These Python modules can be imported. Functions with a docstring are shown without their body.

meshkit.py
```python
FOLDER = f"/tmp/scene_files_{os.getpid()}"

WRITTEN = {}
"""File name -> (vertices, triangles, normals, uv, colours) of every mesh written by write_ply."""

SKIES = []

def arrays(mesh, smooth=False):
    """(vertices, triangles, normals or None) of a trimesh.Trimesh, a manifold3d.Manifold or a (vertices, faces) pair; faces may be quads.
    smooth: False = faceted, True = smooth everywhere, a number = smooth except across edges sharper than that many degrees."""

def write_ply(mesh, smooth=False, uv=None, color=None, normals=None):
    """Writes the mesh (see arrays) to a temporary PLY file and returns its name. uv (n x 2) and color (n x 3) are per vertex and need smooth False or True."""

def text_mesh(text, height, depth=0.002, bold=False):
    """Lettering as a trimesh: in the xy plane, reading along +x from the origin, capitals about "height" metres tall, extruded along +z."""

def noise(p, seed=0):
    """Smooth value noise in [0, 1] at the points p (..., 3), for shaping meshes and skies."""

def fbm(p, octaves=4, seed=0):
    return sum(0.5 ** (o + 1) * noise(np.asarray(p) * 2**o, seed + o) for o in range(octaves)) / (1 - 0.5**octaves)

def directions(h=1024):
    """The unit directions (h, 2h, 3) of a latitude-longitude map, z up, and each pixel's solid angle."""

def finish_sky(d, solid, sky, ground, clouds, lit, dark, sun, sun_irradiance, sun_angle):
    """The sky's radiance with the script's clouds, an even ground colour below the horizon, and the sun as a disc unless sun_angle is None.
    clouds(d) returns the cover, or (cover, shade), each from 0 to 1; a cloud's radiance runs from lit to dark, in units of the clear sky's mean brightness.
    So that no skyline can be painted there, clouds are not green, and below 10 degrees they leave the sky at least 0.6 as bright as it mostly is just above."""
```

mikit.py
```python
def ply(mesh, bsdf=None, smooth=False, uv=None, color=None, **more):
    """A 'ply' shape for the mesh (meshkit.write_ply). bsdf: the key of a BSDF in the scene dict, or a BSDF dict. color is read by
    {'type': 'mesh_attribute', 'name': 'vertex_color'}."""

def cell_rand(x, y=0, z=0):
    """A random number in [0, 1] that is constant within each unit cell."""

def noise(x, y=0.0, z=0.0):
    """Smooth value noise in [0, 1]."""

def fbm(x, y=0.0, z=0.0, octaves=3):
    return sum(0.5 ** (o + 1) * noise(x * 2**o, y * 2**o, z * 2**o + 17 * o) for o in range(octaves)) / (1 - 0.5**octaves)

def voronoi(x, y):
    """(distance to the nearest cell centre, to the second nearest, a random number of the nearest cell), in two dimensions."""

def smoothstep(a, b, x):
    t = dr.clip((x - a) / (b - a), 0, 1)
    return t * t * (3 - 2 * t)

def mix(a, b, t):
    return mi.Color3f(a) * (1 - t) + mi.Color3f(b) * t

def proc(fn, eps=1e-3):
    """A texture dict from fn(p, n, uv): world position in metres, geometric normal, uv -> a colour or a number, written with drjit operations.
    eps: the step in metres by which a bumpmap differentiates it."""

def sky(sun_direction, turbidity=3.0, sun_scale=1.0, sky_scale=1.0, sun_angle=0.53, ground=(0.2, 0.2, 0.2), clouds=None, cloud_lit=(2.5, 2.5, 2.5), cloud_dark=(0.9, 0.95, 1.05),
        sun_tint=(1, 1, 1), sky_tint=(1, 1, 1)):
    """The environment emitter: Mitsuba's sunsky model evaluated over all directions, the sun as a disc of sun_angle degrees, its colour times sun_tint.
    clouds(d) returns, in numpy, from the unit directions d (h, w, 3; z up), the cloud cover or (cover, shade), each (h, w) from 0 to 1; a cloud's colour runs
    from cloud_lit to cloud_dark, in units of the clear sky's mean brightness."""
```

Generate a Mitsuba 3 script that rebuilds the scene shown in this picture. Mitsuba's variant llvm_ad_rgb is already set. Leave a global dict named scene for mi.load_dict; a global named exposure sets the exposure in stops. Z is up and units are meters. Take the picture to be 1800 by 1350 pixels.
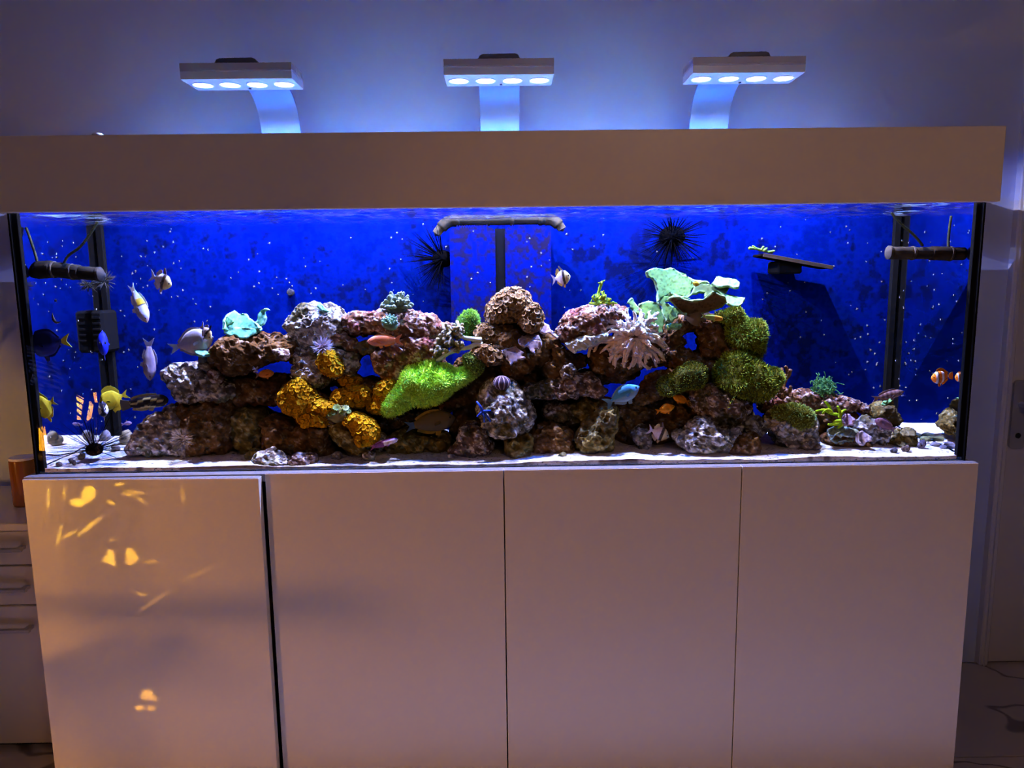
import math, random
import numpy as np, trimesh, manifold3d as m3, drjit as dr, mitsuba as mi
import mikit, meshkit
from mikit import proc, noise, fbm, smoothstep, mix, voronoi, cell_rand
from scipy import ndimage
from scipy.spatial import cKDTree
from shapely.geometry import Polygon
T = mi.ScalarTransform4f
scene, labels = {}, {}
exposure = 0.0
# ------------------------------------------------------------------ camera
FPX, EYE = 1249.6, np.array([0.00496, -1.49218, 1.14507])
PITCH, YAW, ROLL = 0.14275, 0.01019, -0.01228
FWD = np.array([math.sin(YAW) * math.cos(PITCH), math.cos(YAW) * math.cos(PITCH), -math.sin(PITCH)])
_r = np.cross(FWD, [0, 0, 1]); _r /= np.linalg.norm(_r); _u = np.cross(_r, FWD)
RGT, UPV = math.cos(ROLL) * _r + math.sin(ROLL) * _u, -math.sin(ROLL) * _r + math.cos(ROLL) * _u
scene['camera'] = {'type': 'perspective', 'fov_axis': 'x', 'fov': math.degrees(2 * math.atan(900 / FPX)), 'near_clip': 0.02, 'far_clip': 50.0,
                   'to_world': T().look_at(origin=EYE.tolist(), target=(EYE + FWD).tolist(), up=UPV.tolist())}
# ------------------------------------------------------------------ light levels (the lamps themselves are built further down)
SPOT_COLOR = np.array([4.50, 3.40, 0.40])               # white beam of a pair of aquarium lenses, per steradian
WIDE_COLOR = np.array([0.05, 0.92, 6.6])               # wide blue light of a pair of lenses
LENS_COLOR = np.array([3.0, 5.0, 40.0])               # glow of the lens faces themselves
ROOM_COLOR = np.array([1.0, 0.42, 0.07]) * 5.2         # warm table lamp in the room
LANTERN_COLOR = np.array([1.0, 0.44, 0.008]) * 1.9e7   # bulb of the added pierced lantern
# ------------------------------------------------------------------ helpers
def at(px, py, y):
    """The point of the plane at depth y that the photograph shows at this pixel."""
    d = FWD + RGT * ((px - 900) / FPX) - UPV * ((py - 675) / FPX)
    return EYE + d * ((y - EYE[1]) / d[1])
def mm(y):
    """Metres per pixel at depth y."""
    return (y - EYE[1]) / FPX
taken = {}
def numbered(name):
    k = taken.get(name, 0); taken[name] = k + 1
    return name if k == 0 else f'{name}_{k:03d}'
def put(name, mesh, bsdf, parent=None, smooth=False, color=None, **more):
    """One mesh as one entry of the scene, a child of parent where there is one."""
    key = numbered((parent + '__' if parent else '') + name)
    scene[key] = mikit.ply(mesh, bsdf, smooth=smooth, color=color, **more)
    return key
def put_copy(name, shape, matrix, parent=None):
    key = numbered((parent + '__' if parent else '') + name)
    scene[key] = {'type': 'instance', 'to_world': T(matrix), 'shape': {'type': 'ref', 'id': shape}}
    return key
def copied(name, shape):
    """A shape that put_copy places many times; returns its key."""
    key = numbered('shape_of_' + name); scene[key] = {'type': 'shapegroup', name: shape}
    return key
def thing(name, label, cat, group=None):
    key = numbered(name)
    labels[key] = {'label': label, 'category': cat}
    if group: labels[key]['group'] = group
    return key
def tag(key, label, cat, group=None):
    labels[key] = {'label': label, 'category': cat}
    if group: labels[key]['group'] = group
    return key
def struct(name, mesh, bsdf, **k):
    key = put(name, mesh, bsdf, **k); labels[key] = {'kind': 'structure'}
    return key
def stuff(key, label=None):
    labels[key] = {**labels.get(key, {}), 'kind': 'stuff'}
    if label: labels[key]['label'] = label
    return key
def rgb(r, g, b): return {'type': 'rgb', 'value': [r, g, b]}
def box(x0, x1, y0, y1, z0, z1, bev=0.0):
    """A box with bevelled edges."""
    c = np.array([(x0 + x1) / 2, (y0 + y1) / 2, (z0 + z1) / 2]); h = np.array([x1 - x0, y1 - y0, z1 - z0]) / 2
    if bev <= 0:
        return trimesh.creation.box(extents=2 * h, transform=trimesh.transformations.translation_matrix(c))
    pts = [c + np.array([a, b, d]) * (h - bev * np.array(e)) for a in (-1, 1) for b in (-1, 1) for d in (-1, 1) for e in ((0, 1, 1), (1, 0, 1), (1, 1, 0))]
    return tm(m3.Manifold.hull_points(np.array(pts, float)))
def tm(man):
    m = man.to_mesh()
    return trimesh.Trimesh(np.array(m.vert_properties[:, :3], float), np.array(m.tri_verts), process=False)
def cat(ms): return trimesh.util.concatenate(ms)
def tube(points, radii, sides=8, cap=True):
    """A tapering tube along a polyline, closed at its ends."""
    p = np.asarray(points, float); n = len(p); r = np.broadcast_to(np.asarray(radii, float), (n,))
    t = np.gradient(p, axis=0); t /= np.linalg.norm(t, axis=1, keepdims=True) + 1e-12
    ref = np.array([0.13, 0.31, 0.94]) if abs(t[0] @ np.array([0.13, 0.31, 0.94])) < 0.9 else np.array([1.0, 0.1, 0])
    a = np.zeros_like(p); cur = ref
    for i in range(n):
        cur = cur - t[i] * (cur @ t[i]); cur = cur / (np.linalg.norm(cur) + 1e-12); a[i] = cur
    b = np.cross(t, a); ang = np.arange(sides) * 2 * np.pi / sides
    v = (p[:, None] + r[:, None, None] * (np.cos(ang)[None, :, None] * a[:, None] + np.sin(ang)[None, :, None] * b[:, None])).reshape(-1, 3)
    i, j = np.meshgrid(np.arange(n - 1), np.arange(sides), indexing='ij')
    q = np.stack([i * sides + j, i * sides + (j + 1) % sides, (i + 1) * sides + (j + 1) % sides, (i + 1) * sides + j], -1).reshape(-1, 4)
    f = np.vstack([q[:, [0, 1, 2]], q[:, [0, 2, 3]]])
    if cap:
        k = np.arange(sides); m0, m1 = len(v), len(v) + 1
        v = np.vstack([v, p[0] - t[0] * r[0] * 0.5, p[-1] + t[-1] * r[-1] * 0.7])
        e = (n - 1) * sides
        f = np.vstack([f, np.stack([np.full(sides, m0), (k + 1) % sides, k], 1), np.stack([np.full(sides, m1), e + k, e + (k + 1) % sides], 1)])
    return trimesh.Trimesh(v, f, process=False)
def smooth_path(pts, n=12):
    """A curve through the points, resampled."""
    p = np.asarray(pts, float)
    if len(p) == 2: return np.linspace(p[0], p[1], n)
    s = np.concatenate([[0], np.cumsum(np.linalg.norm(np.diff(p, axis=0), axis=1))])
    from scipy.interpolate import CubicSpline, PchipInterpolator
    return PchipInterpolator(s, p)(np.linspace(0, s[-1], n))
def lathe(profile, sides=32, axis_at=(0, 0, 0)):
    m = trimesh.creation.revolve(np.asarray(profile, float), sections=sides); m.apply_translation(axis_at)
    return m
def frame(u, up=(0, 0, 1)):
    """A rotation whose z axis is u."""
    u = np.asarray(u, float); u = u / np.linalg.norm(u); up = np.asarray(up, float)
    if abs(u @ up) > 0.97: up = np.array([1.0, 0.05, 0.02])
    a = np.cross(up, u); a /= np.linalg.norm(a)
    return np.stack([a, np.cross(u, a), u], 1)
def mat(R, p, s=1.0):
    M = np.eye(4); M[:3, :3] = np.asarray(R) * s; M[:3, 3] = p
    return M
def moved(mesh, M):
    m = mesh.copy(); m.apply_transform(M); return m
# ------------------------------------------------------------------ materials
VC = {'type': 'mesh_attribute', 'name': 'vertex_color'}
def plain(c, rough=0.5, **k): return {'type': 'principled', 'base_color': rgb(*c), 'roughness': rough, **k}
scene['mat_wall'] = {'type': 'bumpmap', 'scale': 1.0, 'arbitrary': proc(lambda p, n, uv: 0.0009 * fbm(p.x * 90, p.y * 90, p.z * 90, octaves=2), eps=2e-3), 'bsdf': {'type': 'diffuse', 'reflectance': rgb(0.47, 0.55, 0.80)}}
scene['mat_ceiling'] = {'type': 'diffuse', 'reflectance': rgb(0.55, 0.55, 0.56)}
scene['mat_lacquer'] = plain((0.72, 0.65, 0.51), 0.36, specular=0.5)
scene['mat_dimmed_edge'] = plain((0.20, 0.185, 0.175), 0.5)  # darkened grey that dims the overlit cabinet and door top edges
scene['mat_trim'] = plain((0.66, 0.65, 0.66), 0.4)
scene['mat_door'] = plain((0.62, 0.58, 0.54), 0.45)
scene['mat_steel'] = plain((0.42, 0.42, 0.43), 0.35, metallic=0.25)
scene['mat_black'] = plain((0.012, 0.012, 0.013), 0.45)
scene['mat_dark_gap'] = plain((0.03, 0.028, 0.03), 0.7)
scene['mat_lamp_white'] = plain((0.78, 0.78, 0.82), 0.35)
scene['mat_lamp_sink'] = plain((0.27, 0.26, 0.29), 0.4)
scene['mat_lamp_arm'] = plain((0.22, 0.29, 0.48), 0.35, metallic=0.3)
scene['mat_lamp_shell'] = plain((0.42, 0.43, 0.48), 0.35)
scene['mat_pane'] = {'type': 'thindielectric', 'int_ior': 1.45, 'ext_ior': 1.0}
scene['mat_water_surface'] = {'type': 'thindielectric', 'int_ior': 1.33, 'ext_ior': 1.0}
scene['mat_water_side'] = {'type': 'dielectric', 'int_ior': 1.33, 'ext_ior': 1.0}
def blue_back(p, n, uv):
    big = fbm(p.x * 9, p.z * 9, 3.0, octaves=3); fine = fbm(p.x * 60, p.z * 60, 1.0, octaves=3); streak = noise(p.x * 40, p.z * 3, 2.0)
    c = mix((0.0003, 0.0036, 0.056), (0.0005, 0.0068, 0.112), smoothstep(0.3, 0.7, fine * 0.6 + big * 0.4))
    c = mix(c, (0.0012, 0.0022, 0.013), 0.9 * smoothstep(0.46, 0.68, big * 0.55 + fine * 0.45))
    return mix(c, (0.001, 0.006, 0.105), 0.35 * smoothstep(0.55, 0.9, streak))
scene['mat_blue_back'] = {'type': 'diffuse', 'reflectance': proc(blue_back)}
def box_face(p, n, uv):
    big = fbm(p.x * 22, p.z * 22, 5.0, octaves=4); fine = fbm(p.x * 110, p.z * 110, 1.0, octaves=2)
    m = big * 0.5 + fine * 0.5
    c = mix((0.0008, 0.005, 0.11), (0.006, 0.006, 0.020), 0.8 * smoothstep(0.36, 0.66, m))
    return mix(c, (0.012, 0.008, 0.009), 0.6 * smoothstep(0.55, 0.70, m))
scene['mat_box'] = {'type': 'diffuse', 'reflectance': proc(box_face)}
def sand_col(p, n, uv):
    g = noise(p.x * 900, p.y * 900, p.z * 900); g2 = noise(p.x * 300, p.y * 300, p.z * 300); big = fbm(p.x * 14, p.y * 22, 1.0, octaves=3)
    c = mix((0.46, 0.40, 0.36), (0.88, 0.79, 0.72), g * 0.55 + g2 * 0.45)
    film = smoothstep(0.30, 0.5, big) * smoothstep(-0.42, -0.36, p.x) * (1 - smoothstep(0.02, 0.10, p.x)) * (1 - smoothstep(0.10, 0.16, p.y))  # shade of hood and rocks painted in as a muddy front patch
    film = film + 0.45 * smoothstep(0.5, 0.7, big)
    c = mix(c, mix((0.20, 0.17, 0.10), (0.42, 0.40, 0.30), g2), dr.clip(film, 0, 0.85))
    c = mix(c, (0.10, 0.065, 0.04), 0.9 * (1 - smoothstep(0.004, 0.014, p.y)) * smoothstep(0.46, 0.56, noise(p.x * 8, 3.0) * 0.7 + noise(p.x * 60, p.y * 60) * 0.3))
    return mix(c, (0.07, 0.06, 0.05), 0.85 * smoothstep(0.74, 0.82, noise(p.x * 260, p.y * 260, p.z * 260)))
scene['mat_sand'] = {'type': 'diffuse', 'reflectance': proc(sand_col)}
def marble(p, n, uv):
    w = fbm(p.x * 3.1, p.y * 3.1, 0.5, octaves=4); v = dr.abs(fbm(p.x * 2.6 + w * 1.6, p.y * 4.2 + w * 1.2, 7.0, octaves=4) - 0.5)
    return mix(mix((0.36, 0.32, 0.29), (0.46, 0.41, 0.38), noise(p.x * 5, p.y * 5)), (0.07, 0.055, 0.045), (1 - smoothstep(0.004, 0.026, v)) * 0.85)
scene['mat_tile'] = {'type': 'principled', 'base_color': proc(marble), 'roughness': 0.3}
scene['mat_grout'] = {'type': 'diffuse', 'reflectance': rgb(0.16, 0.14, 0.13)}
scene['mat_vc'] = {'type': 'twosided', 'bsdf': {'type': 'diffuse', 'reflectance': VC}}
scene['mat_vc_wet'] = {'type': 'twosided', 'bsdf': {'type': 'principled', 'base_color': VC, 'roughness': 0.4, 'specular': 0.06}}
scene['mat_rock'] = {'type': 'bumpmap', 'scale': 1.0, 'arbitrary': proc(lambda p, n, uv: 0.0058 * fbm(p.x * 150, p.y * 150, p.z * 150, octaves=3), eps=1e-3), 'bsdf': {'type': 'diffuse', 'reflectance': VC}}
scene['mat_seal'] = {'type': 'diffuse', 'reflectance': rgb(0.006, 0.006, 0.0055)}
scene['mat_spine'] = {'type': 'diffuse', 'reflectance': VC}
scene['mat_eye'] = plain((0.01, 0.01, 0.012), 0.15)
# ------------------------------------------------------------------ the room
CT, HB, HT, TD, WALL, HW = 0.75, 1.2945, 1.4414, 0.315, 0.4836, 1.01329     # cabinet top, hood bottom and top, tank depth, wall, half width of cabinet and hood
RX0, RX1, RY0, RZ = -2.6, 2.4, -3.2, 2.6
struct('wall_back', box(RX0, RX1, WALL, WALL + 0.1, 0, RZ), 'mat_wall')
struct('ceiling', box(RX0, RX1, RY0, WALL, RZ, RZ + 0.1), 'mat_ceiling')
fl = struct('floor', box(RX0, RX1, RY0, WALL, -0.06, -0.006), 'mat_grout')
tx0, ty0, ts = at(1700, 1329, 0)[0] - 5.0, 0, 0.6
g_ = at(1760, 1329, 0.0); k_ = EYE + (g_ - EYE) * (EYE[2] / (EYE[2] - g_[2])); ty0 = k_[1]
for i in range(-9, 9):
    for j in range(-6, 3):
        x0, y0 = 1.62 + i * ts, ty0 + j * ts
        x1, y1 = min(x0 + ts - 0.003, RX1), min(y0 + ts - 0.003, WALL)
        x0, y0 = max(x0, RX0), max(y0, RY0)
        if x1 - x0 > 0.02 and y1 - y0 > 0.02: put('tile', box(x0, x1, y0, y1, -0.006, 0.0, 0.0012), 'mat_tile', fl)
# door with its casing, right of the tank
def wx(px, py): return at(px, py, WALL)
dl = wx(1729, 1161)[0]; cas = wx(1714, 1150)[0]; dtop = wx(1783, 122)[2]
struct('trim_1', box(cas, dl - 0.002, WALL - 0.022, WALL + 0.01, 0, dtop, 0.003), 'mat_trim')
struct('trim_2', box(cas, RX1 - 0.001, WALL - 0.022, WALL + 0.01, dtop - (dl - cas), dtop, 0.003), 'mat_trim')
struct('trim_3', box(cas + 0.012, dl - 0.014, WALL - 0.028, WALL - 0.021, 0, dtop - 0.012, 0.003), 'mat_trim')
door = struct('door_1', box(dl + 0.003, dl + 0.86, WALL - 0.012, WALL + 0.03, 0.006, dtop - (dl - cas) - 0.004, 0.002), 'mat_door')
hp = at(1784, 668, WALL - 0.012); hq = at(1772, 788, WALL - 0.012)
hx = (hp[0] + hq[0]) / 2
pl = [(math.cos(a), math.sin(a)) for a in np.linspace(0, 2 * math.pi, 24, endpoint=False)]
def plate(cx, cz, w, h, r, y0, y1):
    pg = Polygon([(cx - w + r, cz - h + r), (cx + w - r, cz - h + r), (cx + w - r, cz + h - r), (cx - w + r, cz + h - r)]).buffer(r)
    m = trimesh.creation.extrude_polygon(pg, abs(y1 - y0), engine='earcut'); v = m.vertices.copy()
    return trimesh.Trimesh(np.stack([v[:, 0], max(y0, y1) - v[:, 2], v[:, 1]], 1), m.faces, process=False)
hc = np.array([hx + 0.018, 0, (hp[2] + hq[2]) / 2])
put('handle_plate', plate(hc[0], hc[2], 0.022, abs(hp[2] - hq[2]) / 2, 0.012, WALL - 0.012, WALL - 0.020), 'mat_steel', door)
put('handle', tube(smooth_path([(hc[0], WALL - 0.02, hc[2] + 0.03), (hc[0], WALL - 0.06, hc[2] + 0.03), (hc[0] + 0.02, WALL - 0.066, hc[2] + 0.03), (hc[0] + 0.12, WALL - 0.066, hc[2] + 0.03)], 14), 0.008, 10), 'mat_steel', door, smooth=40)
put('keyhole', lathe([(0, -0.003), (0.008, -0.003), (0.008, 0.001), (0, 0.001)], 16).apply_transform(trimesh.transformations.rotation_matrix(math.pi / 2, [1, 0, 0])).apply_translation([hc[0], WALL - 0.0205, hc[2] - 0.06]), 'mat_black', door)
# ------------------------------------------------------------------ drawer unit at the left, and the jar on it
uz = wx(20, 853)[2]; uf = None
for y in np.linspace(WALL, -0.3, 400):
    if at(20, 918, y)[2] <= uz and uf is None: pass
ys = np.linspace(-0.4, WALL, 900); uf = ys[np.argmin([abs(at(20, 918, y)[2] - uz) for y in ys])]
unit = thing('drawer_unit', 'low white drawer unit with three grey bar handles, left of the aquarium cabinet', 'drawer unit')
ux1 = -1.045; ux0 = -2.1
def row(py): return at(20, py, uf)[2]
put('worktop', box(ux0, ux1, uf - 0.012, WALL - 0.002, uz - 0.018, uz, 0.002), 'mat_lacquer', unit)
put('body', box(ux0, ux1, uf + 0.018, WALL - 0.004, row(1320), uz - 0.018), 'mat_dark_gap', unit)
hp_ = [(at(0, 962, uf), at(50, 962, uf)), (at(0, 1032, uf), at(58, 1032, uf)), (at(8, 1102, uf), at(64, 1102, uf))]
rows = [uz - 0.021, row(994), row(1064), row(1308)]
for k in range(3):
    d = put('drawer_front', box(ux0, ux1, uf - 0.001, uf + 0.018, rows[k + 1] + 0.002, rows[k] - 0.002, 0.0015), 'mat_lacquer', unit)
    zc = hp_[k][0][2]; xr = hp_[k][1][0]
    put('handle', cat([box(xr - 0.13, xr, uf - 0.028, uf - 0.018, zc - 0.004, zc + 0.006, 0.002), box(xr - 0.125, xr - 0.113, uf - 0.02, uf, zc - 0.003, zc + 0.005), box(xr - 0.017, xr - 0.005, uf - 0.02, uf, zc - 0.003, zc + 0.005)]), 'mat_steel', d)
put('plinth', box(ux0 + 0.01, ux1 - 0.01, uf + 0.03, WALL - 0.02, 0, row(1320)), 'mat_dark_gap', unit)
scene['mat_amber'] = {'type': 'principled', 'base_color': rgb(0.20, 0.065, 0.012), 'roughness': 0.12, 'specular': 0.6}
jb = at(46, 868, (uf + WALL) / 2 - 0.02)
jy = (uf + WALL) / 2 - 0.02; js = mm(jy); jr = 21 * js; jc = (jb[0], jy, uz); jh = 88 * js
jar = thing('amber_jar', 'tall amber glass jar with a pale lid on the drawer unit beside the tank', 'jar')
put('glass', lathe([(0, 0.0), (jr * 0.93, 0.0), (jr, 0.006), (jr, jh * 0.92), (jr * 0.97, jh * 0.95), (jr * 0.9, jh * 0.95), (0, jh * 0.95)], 32, jc), 'mat_amber', jar, smooth=40)
put('lid', lathe([(0, jh * 0.95), (jr * 0.98, jh * 0.95), (jr * 1.0, jh * 0.96), (jr * 0.99, jh * 1.0), (0, jh * 1.01)], 32, jc), 'mat_lamp_white', jar, smooth=40)
# ------------------------------------------------------------------ cabinet, hood
cab = thing('aquarium_cabinet', 'white lacquered cabinet of four tall plain doors under the aquarium', 'cabinet')
BY = 0.45
put('top_panel', box(-HW, HW, -0.024, BY, CT - 0.018, CT - 0.0005, 0.001), 'mat_dimmed_edge', cab)
put('side_panel', box(-HW, -HW + 0.018, -0.008, BY, 0.0, CT - 0.018), 'mat_lacquer', cab)
put('side_panel', box(HW - 0.018, HW, -0.008, BY, 0.0, CT - 0.018), 'mat_lacquer', cab)
put('back_panel', box(-HW + 0.018, HW - 0.018, BY - 0.01, BY, 0.0, CT - 0.018), 'mat_lacquer', cab)
edges = [(-HW, -0.5115, -0.0275, CT - 0.004), (-0.5045, -0.0012, -0.0275, CT + 0.001), (0.0012, 0.5058, -0.0275, CT + 0.001), (0.5082, HW, -0.0275, CT + 0.001)]
for k, (x0, x1, yf, zt) in enumerate(edges):
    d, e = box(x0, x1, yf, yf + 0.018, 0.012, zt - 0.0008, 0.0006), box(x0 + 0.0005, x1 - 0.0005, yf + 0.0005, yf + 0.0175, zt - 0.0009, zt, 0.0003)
    if k == 0:
        for q_ in (d, e): q_.apply_transform(trimesh.transformations.rotation_matrix(-0.034, [0, 0, 1], [-HW, yf + 0.018, 0]))      # stands a little open
    dk = put('door', d, 'mat_lacquer', cab); put('edge_band', e, 'mat_dimmed_edge', dk)  # strip added on the door top, darkened where it would be overlit
put('divider', box(-0.515, -0.499, 0.0, BY - 0.01, 0.0, CT - 0.018), 'mat_dark_gap', cab)
hood = thing('aquarium_hood', 'white lacquered rim panel running round the top of the aquarium', 'hood')
put('front_panel', box(-HW, HW, -0.0271, -0.009, HB, HT, 0.0012), 'mat_lacquer', hood)
for s in (-1, 1): put('side_panel', box(min(s * HW, s * (HW - 0.012)), max(s * HW, s * (HW - 0.012)), -0.009, BY, HB, HT, 0.001), 'mat_lacquer', hood)
put('back_panel', box(-HW + 0.012, HW - 0.012, BY - 0.012, BY, HB, HT, 0.001), 'mat_lacquer', hood)
put('rear_cover', box(-HW + 0.012, HW - 0.012, 0.335, BY - 0.012, HT - 0.016, HT - 0.004, 0.001), 'mat_lacquer', hood)  # board added to bounce blue lamp light up onto the wall
c_ = at(172, 236, -0.017)
tag(put('white_button', lathe([(0, 0), (0.011, 0), (0.011, 0.002), (0.008, 0.005), (0, 0.006)], 20, (c_[0], -0.017, HT)), 'mat_lamp_shell', smooth=50), 'small white domed button lying on the left end of the hood', 'button')
# ------------------------------------------------------------------ the tank
tank = thing('aquarium_tank', 'long glass aquarium with black corner seals and a blue back pane', 'aquarium')
GW, GT = 1.0, HB + 0.05
put('front_pane', (np.array([[-GW, 0, CT], [GW, 0, CT], [GW, 0, GT], [-GW, 0, GT]], float), np.array([[0, 1, 2], [0, 2, 3]])), 'mat_pane', tank)
for s in (-1, 1):
    v = np.array([[s * GW, 0.001, CT], [s * GW, TD, CT], [s * GW, TD, GT], [s * GW, 0.001, GT]], float)
    put('side_pane', (v, np.array([[0, 1, 2], [0, 2, 3]]) if s > 0 else np.array([[0, 2, 1], [0, 3, 2]])), 'mat_water_side', tank)
    sl = put('corner_seal', box(min(s * (GW - 0.002), s * (GW - 0.016)), max(s * (GW - 0.002), s * (GW - 0.016)), 0.002, 0.012, CT, GT, 0.001), 'mat_seal', tank)
    put('corner_seal', box(min(s * (GW - 0.001), s * (GW - 0.020)), max(s * (GW - 0.001), s * (GW - 0.020)), TD - 0.012, TD - 0.0005, CT, GT - 0.02, 0.003), 'mat_seal', tank)
put('front_edge', box(-GW, -GW + 0.004, -0.004, 0.0015, CT, GT), 'mat_seal', tank)
put('front_edge', box(GW - 0.004, GW, -0.004, 0.0015, CT, GT), 'mat_seal', tank)
put('back_pane', box(-GW - 0.004, GW + 0.004, TD, TD + 0.012, CT, GT), 'mat_blue_back', tank)
put('bottom_pane', box(-GW, GW, 0.0, TD, CT - 0.0004, CT + 0.002), 'mat_black', tank)
WZ = HB - 0.001
nx, ny = 640, 170
X, Y = np.meshgrid(np.linspace(-GW + 0.001, GW - 0.001, nx), np.linspace(0.001, TD - 0.001, ny), indexing='ij')
Z = WZ + 0.010 * (meshkit.fbm(np.stack([X * 9, Y * 14, X * 0], -1), 3, 5) - 0.5) + 0.0080 * (meshkit.fbm(np.stack([X * 24, Y * 110, X * 0], -1), 2, 8) - 0.5)
i, j = np.meshgrid(np.arange(nx - 1), np.arange(ny - 1), indexing='ij'); q = np.stack([i * ny + j, (i + 1) * ny + j, (i + 1) * ny + j + 1, i * ny + j + 1], -1).reshape(-1, 4)
tag(put('water', (np.stack([X, Y, Z], -1).reshape(-1, 3), q), 'mat_water_surface', smooth=True), 'clear rippled water filling the aquarium up to the hood', 'water')
# sand bed
SZ = CT + 0.010
def sand_z(x, y):
    x, y = np.asarray(x, float), np.asarray(y, float)
    q = np.stack([x * 7, y * 9, x * 0], -1)
    z = SZ + 0.010 * y / TD + 0.010 * (meshkit.fbm(q, 3, 21) - 0.5)
    z = z - 0.004 * np.exp(-((x + 0.15) / 0.25) ** 2) * np.exp(-(y / 0.1) ** 2)
    return np.maximum(z + 0.0022 * (meshkit.fbm(q * 9, 2, 4) - 0.5), CT + 0.003)
nx, ny = 700, 110
X, Y = np.meshgrid(np.linspace(-GW + 0.003, GW - 0.003, nx), np.linspace(0.003, TD - 0.002, ny), indexing='ij'); Z = sand_z(X, Y)
top = np.stack([X, Y, Z], -1).reshape(-1, 3)
i, j = np.meshgrid(np.arange(nx - 1), np.arange(ny - 1), indexing='ij'); q = np.stack([i * ny + j, (i + 1) * ny + j, (i + 1) * ny + j + 1, i * ny + j + 1], -1).reshape(-1, 4)
fr = np.stack([X[:, 0], Y[:, 0], X[:, 0] * 0 + CT + 0.002], -1); a = np.arange(nx - 1); nb = len(top)
qf = np.stack([nb + a, nb + a + 1, (a + 1) * ny, a * ny], -1)
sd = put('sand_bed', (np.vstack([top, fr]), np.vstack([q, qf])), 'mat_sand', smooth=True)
labels[sd] = {'label': 'white coral sand covering the aquarium floor', 'category': 'sand', 'kind': 'stuff'}
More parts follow.
